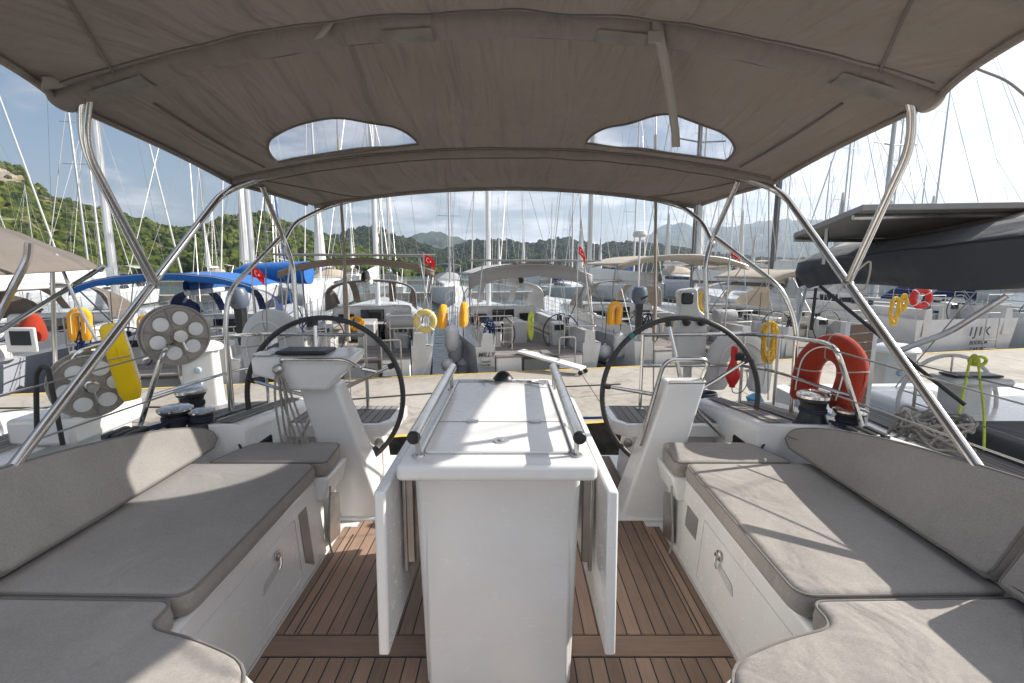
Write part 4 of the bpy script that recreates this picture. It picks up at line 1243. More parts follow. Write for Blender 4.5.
    for sx in (-1, 1):
        for z in (.62, .36):
            m.tube(bendpath([(sx*hb*.42, .12, fb+z), (sx*hb*.96, .12, fb+z), (sx*hb*1.04, 1.7, fb+z)], .12), .012, 6)
        for (px_, py_) in ((hb*.42, .12), (hb*.93, .14), (hb*1.04, 1.7)): m.tube([(sx*px_, py_, fb-.1), (sx*px_, py_, fb+.62)], .012, 6)
    m.build('pushpit', 'steel2', t)
    m = MB()
    for sx in (-1, 1):
        for z in (.60, .32): m.tube([(sx*hb*1.04, 1.7, fb+z)]+[(sx*(r[0][0]-.06), r[0][1], zd(r[0][1])+z) for r in rows[3:13]], .005, 4)
    m.build('lifeline', 'wire', t)
    m = MB()
    for sx in (-1, 1):
        for r in rows[3:13]: m.tube([(sx*(r[0][0]-.06), r[0][1], zd(r[0][1])), (sx*(r[0][0]-.06), r[0][1], zd(r[0][1])+.62)], .010, 5)
    m.build('stanchion', 'steel2', t)
    # spars
    my = L*.56
    mast_part(t, 0, my, fb+.35, masth, mr, mastm, beam=B)
    m = MB(); rr = []
    for i in range(9):
        f = i/8; y = my-.15-f*(my-L*.16); rr.append([(math.cos(a)*.11*(1-.35*f)*(1 if math.sin(a) < 0 else .8), y, fb+1.35+cz*0+math.sin(a)*(.30*(1-.55*f) if math.sin(a) > 0 else .12)) for a in [2*math.pi*k/12 for k in range(13)]])
    m.grid(rr); m.build('boom_cover', boomc, t)
    m = MB(); m.tube([(0, my, fb+1.2), (0, L*.15, fb+1.2)], .07, 8); m.build('boom', mastm, t)
    m = MB(); 
    for sx in (-1, 1): m.tube([(sx*hb*.55, .15, fb), (sx*.12, my*.35, fb+masth*.36), (0, my, fb+masth)], .006, 4)
    m.build('backstay', 'wire', t)
    m = MB(); m.tube([(0, L-.4, zd(L)), (0, my+.1, fb+masth*.9)], [.032, .018], 6); m.build('furled_genoa', boomc if boomc in ('blue', 'navy') else 'white_cloth', t)
    # small deck gear
    for sx in (-1, 1):
        for q in (1.65, 2.2):
            m = MB(); m.lathe([(.085,0),(.07,.05),(.065,.10),(.08,.14),(.02,.16)], (sx*(cw+.16), q, fb+.26), n=12); m.build('winch', 'black', t)
        m = MB(); m.box(sx*cw*.80-.13, sx*cw*.80+.13, 1.06, 1.09, fb+.16, fb+.29); m.build('instrument_panel', 'windowdark', t)
    if seed in (1, 5): m = MB(); m.tube([(-hb*.93,.14,fb),(-hb*.93,.14,fb+2.3)], .022, 6); m.lathe([(.14,0),(.16,.05),(.14,.12),(.02,.17)], (-hb*.93,.14,fb+2.3), n=12); m.build('radar_pole', 'gel2', t)
    m = MB(); m.tube(bendpath([(hb*.30,-.05,.05),(hb*.30,-.06,fb+.15),(hb*.56,-.06,fb+.15),(hb*.56,-.05,.05)], .06), .016, 6)
    for q in range(4): m.tube([(hb*.30,-.06,.15+q*.24),(hb*.56,-.06,.15+q*.24)], .014, 6)
    m.build('boarding_ladder', 'steel2', t)
    if seed in (3, 5, 8): m = MB(); m.lathe([(.02,-.27),(.14,-.26),(.155,-.22),(.155,.22),(.14,.26),(.02,.27)], (hb*.55,.30,fb+.50), (1,0,0), 16); m.build('raft_canister', 'greyc', t)
    m = MB(); rg = random.Random(seed)
    pts = [Vector((-hb*.78+rg.uniform(-.14,.14), .1+rg.uniform(-.05,.05), fb+.62-rg.random()*.45)) for _ in range(26)]
    m.tube(smooth_path(pts, 4), .012, 5); m.build('hanging_rope', rg.choice(['drope', 'grope', 'navy', 'grope']), t)
    m = MB(); m.box(-cw*.98, -cw*.64, 1.6, L*.33, fb-.02, fb+.05); m.box(cw*.64, cw*.98, 1.6, L*.33, fb-.02, fb+.05); m.build('seat_cushion', rg.choice(['beige', 'navy', 'taupe']), t, bevel=.015)
    if text:
        tx_ = tx if tx is not None else -hb*.86
        # name on the quarter beside the transom
        k = 1 if tx_ >= 0 else -1
        fr = lambda a, b, c: Vector((tx_+a, -.035-(.05 if text == 'IJIK' else 0)-c+.12*(1-(tz+b)/fb), tz+b))
        nm = text_mesh(text, textsize, fr, 'name_lettering', 'letter', t, shear=.25 if text == 'MILLY' else 0, spacing=1.0 if text == 'MILLY' else 1.45)
        if sub:
            for i, sb in enumerate(sub):
                fr2 = lambda a, b, c, i=i: Vector((tx_+a, -.035-(.05 if text == 'IJIK' else 0)-c+.12*(1-(tz+b)/fb), tz-textsize*.52*(i+1)-.06+b))
                text_mesh(sb, textsize*.42, fr2, 'port_lettering', 'letter', t, depth=.003)
    return t
B = {}
B[1] = stern_yacht('grey hulled yacht at the far left of the quay with a brown sprayhood cover', -10.4, 3.5, L=12, fb=1.15, hull='hullg', canopy=None, hood='brown', masth=16, solar=False, mastm='mastw', mr=.11, seed=1, stripe='navy')
B[2] = stern_yacht('white yacht with a bright blue bimini moored behind the left steering wheel', -6.6, 3.4, L=11.5, fb=1.05, canopy='blue', hood='navy', boomc='blue', masth=15, seed=2, canw=.46, cz=2.42)
B[3] = stern_yacht('white yacht with taupe bimini and brown sprayhood moored left of MILLY', -3.05, 3.4, L=12.5, fb=1.2, canopy='taupe', hood='brown', masth=17, seed=3, solar=True, mastm='mastw', canw=.46, cz=2.72)
B[4] = stern_yacht('white yacht named MILLY with pale grey bimini and open transom beyond the table', .60, 3.25, L=12, fb=1.15, canopy='greyc', hood='greyc', masth=16.5, seed=4, drp=.30, mastm='mastw', text='MILLY', sub=('YACHT', 'GOCEK'), tz=.93, textsize=.135, tx=-1.17, canw=.44, cz=2.62, solar=True, stripe='hullw')
B[5] = stern_yacht('white yacht with cream bimini moored behind the right steering wheel', 4.3, 3.7, L=12.5, fb=1.15, canopy='beige', hood='taupe', masth=16.5, seed=5, canw=.47, cz=2.85, mastm='alu')
B[6] = stern_yacht('white yacht with cream covers partly hidden behind the dark grey bimini on the right', 7.9, 3.3, L=11, fb=1.1, canopy='beige', hood='beige', masth=15, seed=6, mastm='mastd', cz=2.5)
B[7] = stern_yacht('white yacht with IJIK on its broad transom at the right of the quay', 12.1, 4.0, L=13, fb=1.45, canopy=None, hood='greyc', masth=17, seed=7, mastm='mastd', open_t=False, text='IJIK', sub=('BODRUM', 'CAY 700'), tx=.35, tz=1.0, textsize=.34, mr=.12)
B[8] = stern_yacht('white yacht with grey covers at the far right end of the visible quay', 16.6, 3.8, L=12, fb=1.2, canopy='greyc', hood='navy', masth=16, seed=8, mastm='alu', cz=2.6)
B[9] = stern_yacht('white yacht with taupe covers just outside the left neighbour of the quay', -14.2, 3.6, L=12, fb=1.2, canopy='taupe', hood='greyc', masth=16, seed=9, mastm='mastw')
for i, (x, y, r_, mt) in enumerate(((-4.6, 5.9, .16, 'drope'), (-3.3, 8.4, .2, 'navy'), (5.2, 9.9, .22, 'grope'), (3.2, 7.7, .15, 'drope'))):
    rg = random.Random(i+20); pts = [Vector((x+math.cos(k*.7)*r_*rg.uniform(.6, 1.1), y+math.sin(k*.7)*r_*rg.uniform(.6, 1.1), QZ+.02+k*.0016)) for k in range(60)]
    m = MB(); m.tube(smooth_path(pts, 3), .012, 5); o = m.build('rope_coil', mt, None)
    tag(o, ('small dark rope coil on the quay near the left service pedestal', 'navy rope coil on the quay left of the table', 'grey rope coil on the quay near the right service pedestal', 'small dark rope coil on the quay behind the right wheel')[i], 'rope'); recenter(o)
# passerelle of MILLY
def brd(c, d):
    return c
t = thing('gangway', 'white folding gangway plank from the MILLY transom down to the quay', 'gangway', (0,0,0))
P0 = W(520,352,10.3); P1 = W(583,371,9.55); P1.z = QZ+.10
d = (P1-P0).normalized(); sd_ = d.cross(Vector((0,0,1))).normalized(); up = sd_.cross(d)
m = MB(); m.hexa([P0-sd_*.16, P0+sd_*.16, P1+sd_*.16, P1-sd_*.16], [P0-sd_*.16+up*.05, P0+sd_*.16+up*.05, P1+sd_*.16+up*.05, P1-sd_*.16+up*.05]); m.build('plank', 'gel', t, bevel=.01)
m = MB()
for q in (-.13, .13): m.lathe([(.05,-.02),(.05,.02)], P1+sd_*q+Vector((0,0,-.04)), sd_, 14)
m.build('wheel', 'rubber', t); rebase(t, P1)

# things on the moored yachts
hs = [('yellow_disc','round yellow lifebuoy on the stern rail of the yacht with brown sprayhood', W(425,321,9.6), .17, 'amber'), ]
def ringbuoy(label, c, r, mat, ax=(0,-1,0)):
    m = MB(); m.ring(c, ax, r, r*.38, 28, 10); o = m.build('ring_lifebuoy', mat, None); tag(o, label, 'lifebuoy')
    m = MB(); c = Vector(c)
    for k in range(4):
        t = k*math.pi/2+.78; m.ring(c+Vector((math.cos(t)*r, 0, math.sin(t)*r)), (-math.sin(t), 0, math.cos(t)), r*.40, r*.06, 12, 5)
    m.build('band', 'white', o); recenter(o)
M['cream'] = simple('cream_vinyl', (.62, .48, .16), .6)
ringbuoy('round cream yellow lifebuoy with black centre on the rail left of MILLY', W(425,321,9.25), .17, 'cream')
ringbuoy('round red lifebuoy hanging above the IJIK transom', W(921,298,12.0), .20, 'redp')
for lab, px_, py_, y, w_, h_, mat in (
    ('amber horseshoe lifebuoy at the left edge of the MILLY stern', 464, 314, 9.8, .28, .50, 'amber'),
    ('small amber horseshoe lifebuoy on the rail right of the cream ring', 443, 316, 9.7, .18, .48, 'amber'),
    ('orange and yellow lifebuoy on the yacht between MILLY and the right wheel', 615, 313, 10.6, .36, .52, 'amber'),
    ('orange horseshoe lifebuoy behind the yellow one on the far left yacht', 80, 324, 8.6, .36, .60, 'amber'),
    ('small yellow lifebuoy left of the perforated reel', 146, 325, 8.7, .28, .40, 'amber')):
    e_ = (.10,1,0) if px_ in (464, 443) else (.9,.3,0); w_ = .40 if px_ in (464, 443) else w_
    horseshoe('lifebuoy', lab, W(px_, py_, y), e_, (.06,0,1), w_, h_, .13, mat, wd=w_*.44)
for lab, px_, py_, y, w_, h_, mat in (
    ('tan fender box upright beside the brown sprayhood yacht', 355, 325, 10.2, .30, .34, 'amber'),
    ('yellow rope coil on the yacht behind the right stern rail', 704, 300, 12, .3, .6, 'yrope'),
    ('yellow rope coil below the dark grey bimini on the right', 896, 305, 11.0, .3, .75, 'yrope'),
    ('second yellow rope coil beside the red ring lifebuoy', 905, 302, 11.8, .25, .5, 'yrope'),
    ('lime yellow line bundle hanging on the MILLY cockpit table', 531, 320, 11.2, .12, .75, 'lime')):
    coil('rope_coil', lab, W(px_, py_-8, y), (.3,-1,0), w_, h_*.85, mat, 14, .013, seed=int(px_))
# red and orange covered things on the far left yacht
m = MB(); c = W(32,335,8.55); m.lathe([(.02,.40),(.10,.36),(.17,.20),(.22,.0),(.20,-.08)], c, (.15,0,1), 16); o = m.build('outboard_cover', 'orange', None); tag(o, 'orange red outboard motor cover on the far left yacht stern', 'motor cover'); recenter(o)
m = MB(); c = W(28,352,8.05); m.box(c.x-.32, c.x+.20, c.y-.04, c.y, c.z, c.z+.42); o = m.build('display_board', 'gel', None, bevel=.02); tag(o, 'small white framed dark display on the far left yacht stern', 'display')
m = MB(); m.box(c.x-.22, c.x+.12, c.y-.05, c.y-.041, c.z+.12, c.z+.36); m.build('screen', 'screen', o); recenter(o)
M['gmotor'] = simple('outboard_grey', (.10, .12, .16), .4)
def outboard(label, c, sc=1):
    c = Vector(c); t = thing('outboard_motor', label, 'outboard motor', c)
    m = MB(); m.lathe([(.02,.42),(.12,.40),(.17,.30),(.17,.12),(.12,.04)], (0,0,0), (0,-.1,1), 16); m.build('cowling', 'gmotor', t)
    m = MB(); m.hexa([(-.05,-.06,-.65),(.05,-.06,-.65),(.05,.08,-.65),(-.05,.08,-.65)], [(-.08,-.08,.08),(.08,-.08,.08),(.08,.1,.08),(-.08,.1,.08)]); m.build('leg', 'black', t, bevel=.01)
    m = MB(); m.tube([(0,-.1,.12),(.05,-.45,.22)], .02, 8); m.build('tiller', 'black', t)
outboard('dark grey outboard motor clamped on a rail between MILLY and the right wheel', W(639,305,10.7))
outboard('black outboard motor on a rail behind the blue bimini yacht', W(240,310,8.9))
M['bluetarp'] = M['blue']
m = MB(); c0 = W(240,268,13.5); 
rr = []
for i in range(9):
    t_ = i/8; x = c0.x+t_*1.9
    rr.append([(x, c0.y+math.cos(a)*.35, c0.z-.12+math.sin(a)*(.24+.10*t_)*(.5 if i == 0 else 1)+.05*noise.noise(Vector((x*2, a, 1)))) for a in [2*math.pi*k/14 for k in range(15)]])
m.grid(rr); m.add(rr[0][:-1], [tuple(range(14))]); m.add(rr[-1][:-1], [tuple(range(14))])
o = m.build('boat_cover', 'blue', None); tag(o, 'bright blue tarpaulin bundle on a boom above the blue bimini', 'tarpaulin'); recenter(o)

def fender(label, c, r, h, mat='fender', ball=False):
    m = MB(); c = Vector(c)
    if ball: pr = [(.001,-r)]+[(r*math.cos(a), r*math.sin(a)) for a in [-1.4+2.8*k/12 for k in range(13)]]+[(r*.2,r*1.15),(.001,r*1.2)]
    else: pr = [(.001,-h/2),(r*.6,-h/2+.02),(r,-h/2+r*.7),(r,h/2-r*.7),(r*.6,h/2-.03),(r*.2,h/2),(.01,h/2+.05)]
    m.lathe(pr, c, n=16); o = m.build('fender', mat, None); 
    tag(o, label, 'fender', 'fenders between the moored yachts')
    m = MB(); m.tube([c+Vector((0,0,h/2)), c+Vector((.02,.02,h/2+.7))], .008, 5); m.build('fender_rope', 'drope', o); recenter(o)
fs = [(448,365,.15),(455,350,.15),(463,372,.14),(452,338,.16),(605,352,.18),(612,368,.16),(620,345,.15),(240,372,.15),(758,330,.15),(115,345,.16)]
for i, (a, b, r) in enumerate(fs):
    d = ('left of the MILLY hull, just above the water', 'left of the MILLY hull, second above the water', 'touching the left quarter of MILLY', 'left of MILLY, topmost of its cluster',
         'right of the MILLY stern, largest', 'right of the MILLY stern near the quay', 'between MILLY and the cream bimini yacht', 'below the blue bimini yacht', 'behind the yellow rope coil', 'beside the yellow lifebuoy on the far left')[i]
    y = far_edge(W(a, b, 10).x)+1.0+.4*(i % 3)
    fender('white vinyl fender hanging '+d, W(a, b, y), r, .6, ball=(i in (0, 4)))

# flags
def flagfr(c, w, h, tilt, droop, yaw=0):
    def f(a, b):   # a 0..1 along the fly, b 0..1 up the hoist
        x = a*w; z = b*h-droop*a*a*1.0
        fold = .06*w*math.sin(a*7+b*2)
        return Vector(c)+Vector((x*math.cos(yaw)+math.sin(tilt)*z*.4, fold+x*math.sin(yaw), z))
    return f
def turkish(label, c, w, h, droop, s=1):
    w *= .62; h *= .72; droop *= .9
    f = flagfr(c, w*s, h, .2, droop)
    t = thing('flag', label, 'flag', c, group='red flags with white crescent and star')
    C = Vector(c)
    m = MB(); m.grid([[f(i/14, j/8)-C for i in range(15)] for j in range(9)]); m.build('flag_cloth', 'red', t)
    m = MB()
    def star(a, b, r, rot=0):
        pts = []
        for k in range(10):
            rr = r if k % 2 == 0 else r*.4; th = rot+math.pi*k/5; pts.append((a+math.cos(th)*rr/1.5, b+math.sin(th)*rr))
        return pts
    for off in (-.006, .006):
        st = [f(a, b)-C+Vector((0,off,0)) for a, b in star(.60, .5, .13, math.pi)]
        m.add(st+[f(.60, .5)-C+Vector((0,off,0))], [(k, (k+1) % 10, 10) for k in range(10)])
        o1 = [(.36+math.cos(q)*.25/1.5, .5+math.sin(q)*.25) for q in [.55+(2*math.pi-1.1)*k/20 for k in range(21)]]
        i1 = [(.385+math.cos(q)*.20/1.5, .5+math.sin(q)*.20) for q in [.62+(2*math.pi-1.24)*k/20 for k in range(21)]]
        m.grid([[f(a, b)-C+Vector((0,off,0)) for a, b in o1], [f(a, b)-C+Vector((0,off,0)) for a, b in i1]])
    m.build('crescent_and_star', 'white', t, smooth=False, fixn=False)
    m = MB(); m.tube([(-.01,0,-1.4),(0,0,h+.05)], .012, 6); m.build('flagstaff', 'steel2', t)
turkish('red flag with crescent above the flat panel of the yacht left of MILLY', W(424,264,9.7), .34, .25, .14)
turkish('small drooping red flag over the right end of the MILLY bimini', W(578,254,10.2), .26, .22, .26)
turkish('red flag beside the steel frame on the right', W(730,256,8.5), .30, .20, .14, 1)
turkish('red flag in front of the blue tarpaulin on the left', W(252,277,9.0), .36, .26, .18)

M['lbim'] = fabric('grey_brown_cloth', (.17, .145, .125), weave=300, var=.08, wr=.9, trans=.10)
# ================================================================== LEFT NEIGHBOUR
def side_yacht(label, xc, ys, Bm, fb, name='neighbour_yacht'):
    t = thing(name, label, 'sailboat', (xc, ys, WATER), math.pi)
    m, rows = hull_mesh(13, Bm, fb, rake=-.05, stern=.93); m.build('hull', 'hullw', t, angle=40)
    m = MB(); m.grid([[(-r[0][0], r[0][1], r[0][2]), (-r[0][0]+.10, r[0][1], r[0][2]+.012), (0, r[0][1], r[0][2]+.03), (r[0][0]-.10, r[0][1], r[0][2]+.012), (r[0][0], r[0][1], r[0][2])] for r in rows]); m.build('deck', 'gel', t)
    m = MB()
    for s in (-1, 1): m.grid([[(s*(r[0][0]-.16), r[0][1], r[0][2]+.030), (s*(r[0][0]-.42), r[0][1], r[0][2]+.034)] for r in rows[:6]])
    m.build('deck_teak', 'teakd', t, smooth=False)
    m = MB()
    for s in (-1, 1): m.box(min(s*Bm*.20, s*Bm*.36), max(s*Bm*.20, s*Bm*.36), .5, 5, fb-.02, fb+.14)
    m.build('coaming', 'gel', t, bevel=.06, seg=3)
    m = MB(); m.hexa([(-1.3,4.2,fb),(1.3,4.2,fb),(.9,8,fb),(-.9,8,fb)], [(-1.1,4.3,fb+.55),(1.1,4.3,fb+.55),(.7,7.8,fb+.35),(-.7,7.8,fb+.35)]); m.build('cabin', 'gel', t, bevel=.08, seg=3)
    mast_part(t, 0, 7.2, fb+.4, 17, .1, 'mastw', beam=Bm)
    m = MB()
    for s in (-1, 1):
        for z in (.60, .32): m.tube([(s*(r[0][0]-.08), r[0][1], r[0][2]+z) for r in rows[2:12]], .005, 5)
    m.build('lifeline', 'wire', t)
    m = MB()
    for s in (-1, 1):
        for r in rows[2:12]: m.tube([(s*(r[0][0]-.08), r[0][1], r[0][2]), (s*(r[0][0]-.08), r[0][1], r[0][2]+.62)], .011, 6)
    m.build('stanchion', 'steel2', t)
    return t
ln = side_yacht('white yacht alongside on the left with a beige bimini and bent steel tubes', -5.05, 3.75, 4.3, 1.62)
rn = side_yacht('white yacht alongside on the right under a dark grey bimini', 4.95, 5.25, 4.4, 1.48)
IL = Matrix.Translation(Vector((-5.05, 3.75, WATER))) @ Matrix.Rotation(math.pi, 4, 'Z'); ILi = IL.inverted()
IR = Matrix.Translation(Vector((4.95, 5.25, WATER))) @ Matrix.Rotation(math.pi, 4, 'Z'); IRi = IR.inverted()
def nb(m, name, mat, root, inv, **k):
    m.v = [tuple(inv @ Vector(v)) for v in m.v]; return m.build(name, mat, root, **k)
m = MB(); rows = []
for i in range(9):
    f = i/8; y = 1.9+1.68*f
    rows.append([(-4.72+1.72*u*(1+.0*f), y+.0, 1.42+.42*(1-abs(u)**2.2)-.04*math.sin(math.pi*f)+.012*noise.noise(Vector((u*7, f*5, 1)))) for u in [-1+2*k/30 for k in range(31)]])
m.grid(rows); nb(m, 'bimini', 'lbim', ln, ILi, solid=.008)
m = MB()
m.tube([p[:1]+(p[1]-.0, p[2]-.014) for p in [tuple(q) for q in rows[-1]]], .02, 8); nb(m, 'bimini_hem', 'lbim', ln, ILi)
for pts, r in (([W(29,243,2.95), W(28,258,2.95), W(-2,316,2.85), W(-30,360,2.8)], .022), ([W(104,266,3.56), W(0,331,3.3), W(-60,368,3.15)], .0165), ([W(56,254,3.45), W(75,300,3.45), W(97,341,3.5)], .011), ([W(52,258,3.9), W(54,330,3.9), W(57,400,3.9)], .016)):
    m = MB(); m.tube(bendpath(pts, .08), r, 10); nb(m, 'bimini_frame', 'steel', ln, ILi)
m = MB(); m.tube(bendpath([W(55,428,3.0), W(73,353,3.05), W(112,341,3.35), W(114,388,3.4), W(116,420,3.4)], .08), .013, 8); m.tube([W(0,412,2.7), W(60,405,3.0), W(114,398,3.4)], .005, 6); m.tube([W(0,395,2.7), W(68,378,3.0)], .005, 6); nb(m, 'pushpit', 'steel', ln, ILi)
m = MB(); m.tube(bendpath([W(37,436,2.75), W(36,374,2.75), W(42,366,2.75), W(48,368,2.75), W(63,445,2.75)], .03), .013, 8); nb(m, 'rope_guide', 'rubber', ln, ILi)
m = MB(); a = W(62,436,3.1); m.box(-3.25,-2.82,2.98,3.6,.28,.46); nb(m, 'stern_box', 'gel', ln, ILi, bevel=.03)
wc = Vector((-4.3, 3.0, .95))
for xx in (-3.9, -6.0): 
    wheel_part(ln, ILi @ Vector((xx, 2.9, .85)), .45, ax=(0,1,.05))
    m = MB(); m.hexa([(xx-.15,2.6,.3),(xx+.15,2.6,.3),(xx+.15,2.85,.3),(xx-.15,2.85,.3)], [(xx-.2,2.6,1.1),(xx+.2,2.6,1.1),(xx+.2,2.8,1.1),(xx-.2,2.8,1.1)]); nb(m, 'helm_pedestal', 'gel', ln, ILi, bevel=.04)

# ================================================================== RIGHT NEIGHBOUR
m = MB(); rows = []
for i in range(13):
    f = i/12; y = 2.68+2.40*f; ze = 1.61-.15*f
    rows.append([(4.95+1.95*u, y, ze+.50*(1-abs(u)**2.4)-.03*math.sin(math.pi*f)) for u in [-.90+1.8*k/24 for k in range(25)]])
m.grid(rows); nb(m, 'bimini', 'beige', rn, IRi, solid=.008)
for s in (-1, 1):
    m = MB(); rr = []
    for i in range(41):
        f = i/40; y = 2.64+2.50*f; ze = 1.61-.15*f
        row = []
        for k, u in enumerate((.87, .90, .93, .955, .98, 1.0)):
            row.append((4.95+1.95*s*u, y, ze+.50*(1-u**2.4)+.012+.012*noise.noise(Vector((y*3, u*9, s)))))
        for k in range(1, 7):
            q = k/6; w_ = .09*noise.noise(Vector((y*2.6, q*1.9, 5+s)))+.025*math.sin(y*5+q*3)
            row.append((4.95+1.95*s+s*w_-s*.10*q*q, y, ze+.012-.27*q*(1+.15*math.sin(y*2.4))))
        rr.append(row)
    m.grid(rr); sc_ = nb(m, 'side_curtain', 'dgrey', rn, IRi, solid=.006, angle=80)
    m = MB(); m.tube([Vector(r[5])+Vector((-.004*s,0,0)) for r in rr], .010, 6); nb(m, 'curtain_seam', 'black', rn, IRi)
    for i in (8, 26):
        m = MB(); m.grid([[Vector(rr[i+d][k])+Vector((-s*-.01*-1,0,0)) for d in (0, 1)] for k in range(4, 12)]); nb(m, 'curtain_strap', 'black', rn, IRi, solid=.012)
# aft gathered corner
m = MB(); rr = []
for i in range(16):
    u = -1+2*i/15
    rr.append([(4.95+1.95*u, 5.12+.03*math.sin(i), 1.455+.50*(1-abs(u)**2.4)+.0), (4.95+1.95*u, 5.16+.05*math.sin(i*2.1), 1.42+.50*(1-abs(u)**2.4)-.10), (4.95+1.93*u, 5.13+.05*math.sin(i*1.3), 1.42+.5*(1-abs(u)**2.4)-.2-.05*math.sin(i))])
m.grid(rr); nb(m, 'aft_curtain', 'dgrey', rn, IRi, solid=.006, angle=80)
# flat solar roof panel on posts
A, Bq, C, D = W(793,238,4.5), W(862,211,3.45), W(1100,207,3.35), W(1100,240,4.5)
up = Vector((0,0,.045)); m = MB(); m.hexa([A, Bq, C, D], [A+up, Bq+up, C+up, D+up]); pn = nb(m, 'solar_panel', 'labelg', rn, IRi, bevel=.006)
m = MB()
for p in (A.lerp(Bq, .5), A.lerp(D, .25), Bq.lerp(C, .7)): m.tube([p+Vector((.1,.1,0)), p+Vector((.1,.1,-.30))], .016, 8)
m.tube([A+(Bq-A)*.02-Vector((0,0,.02)), D-Vector((0,0,.02))], .018, 8); m.tube([Bq+(A-Bq)*.1-Vector((0,0,.02)), C+(A-Bq)*.1-Vector((0,0,.02))], .018, 8)
nb(m, 'panel_frame', 'steel2', rn, IRi)
for pts, r, mt in (([W(893,353,3.3), W(950,332,3.2), W(1007,296,3.0)], .019, 'steel2'), ([W(820,286,3.9), W(923,372,3.3), W(965,405,3.1)], .013, 'rubber'), ([W(816,288,3.9), W(811,330,3.9)], .012, 'rubber'),
                   ([W(800,288,5.0), W(790,420,4.8)], .016, 'steel2'), ([W(806,288,5.0), W(797,330,4.9), W(795,420,4.9)], .014, 'steel2')):
    m = MB(); m.tube(bendpath(pts, .08), r, 10); nb(m, 'frame_tube', mt, rn, IRi)
wcn = W(947,404,4.0)
wheel_part(rn, IRi @ wcn, .42, rim='gel2', ax=(0,1,.05), tr=.017)
m = MB(); c = W(978,400,3.72)
m.hexa([(c.x-.12,c.y,.10),(c.x+.12,c.y,.10),(c.x+.12,c.y+.25,.10),(c.x-.12,c.y+.25,.10)], [(c.x-.12,c.y,.52),(c.x+.12,c.y,.52),(c.x+.12,c.y+.25,.52),(c.x-.12,c.y+.25,.52)])
m.box(c.x-.26, c.x+.24, c.y-.05, c.y+.22, .50, .565); nb(m, 'helm_pedestal', 'gel2', rn, IRi, bevel=.03)
m = MB(); m.box(c.x-.20, c.x+.18, c.y, c.y+.16, .568, .585); nb(m, 'instrument', 'black', rn, IRi, bevel=.005)
m = MB(); m.box(3.25, 4.2, 2.7, 3.5, .12, .30); nb(m, 'stern_cushion', 'dgrey', rn, IRi, bevel=.04, seg=3)
# lime line over the pedestal
z0 = c+Vector((-.05,-.08,.25))
m = MB()
pts = [W(955,450,3.0), W(958,420,3.2), W(966,380,3.55), W(971,358,3.62), W(977,357,3.62), W(980,380,3.6), W(984,415,3.3), W(984,450,3.1)]
m.tube(smooth_path(pts, 6), .009, 6); m.ring(W(974,361,3.6), (1,.3,0), .03, .012, 14, 6); m.ring(W(980,361,3.6), (.4,1,.3), .035, .012, 14, 6)
o = m.build('lime_line', 'lime', None); tag(o, 'lime yellow line knotted over the pedestal of the right neighbour', 'rope'); recenter(o)
# heap of grey rope
rnd = random.Random(5); c = W(930,452,2.95); pts = []
for k in range(120):
    t_ = k*.52; r = .10+.09*rnd.random(); pts.append(c+Vector((math.cos(t_)*r*1.3, math.sin(t_)*r, .02+.16*rnd.random()+k*.0009)))
m = MB(); m.tube(smooth_path(pts, 4), .009, 6); o = m.build('rope_heap', 'grope', None); tag(o, 'heap of grey mooring rope on the deck of the right neighbour', 'rope'); recenter(o)
# teak gangway stowed upright
t = thing('stowed_gangway', 'teak slatted gangway stowed upright beside the orange lifebuoy', 'gangway', (0,0,0))
A = W(846,322,3.75); Bp = W(874,322,3.9); h = 1.15
m = MB(); nrm = (Bp-A).cross(Vector((0,0,1))).normalized()
for k in range(15):
    z = A.z-.03-k*.075; a = Vector((A.x, A.y, z)); b = Vector((Bp.x, Bp.y, z))
    m.hexa([a-Vector((0,0,.062)), b-Vector((0,0,.062)), b-Vector((0,0,.062))+nrm*.02, a-Vector((0,0,.062))+nrm*.02], [a, b, b+nrm*.02, a+nrm*.02])
m.build('slatted_tread', 'plank', t, smooth=False)
for q in (A, Bp):
    m = MB(); m.hexa([Vector((q.x-.02,q.y-.03,A.z-h)), Vector((q.x+.02,q.y-.03,A.z-h)), Vector((q.x+.02,q.y+.03,A.z-h)), Vector((q.x-.02,q.y+.03,A.z-h))], [Vector((q.x-.02,q.y-.03,A.z)), Vector((q.x+.02,q.y-.03,A.z)), Vector((q.x+.02,q.y+.03,A.z)), Vector((q.x-.02,q.y+.03,A.z))]); m.build('side_rail', 'gel', t, bevel=.005)
rebase(t, ((A.x+Bp.x)/2, A.y, A.z-h))
# folded beige cloth corner and light blue clip near the lifebuoy
m = MB(); c = W(753,405,4.6); m.lathe([(.02,-.10),(.06,-.08),(.05,.0),(.09,.06),(.03,.12)], c, (.3,0,1), 10); o = m.build('hose_nozzle', 'blue_plastic', None); tag(o, 'pale blue plastic hose fitting on the quay behind the right helm seat', 'hose fitting'); recenter(o)

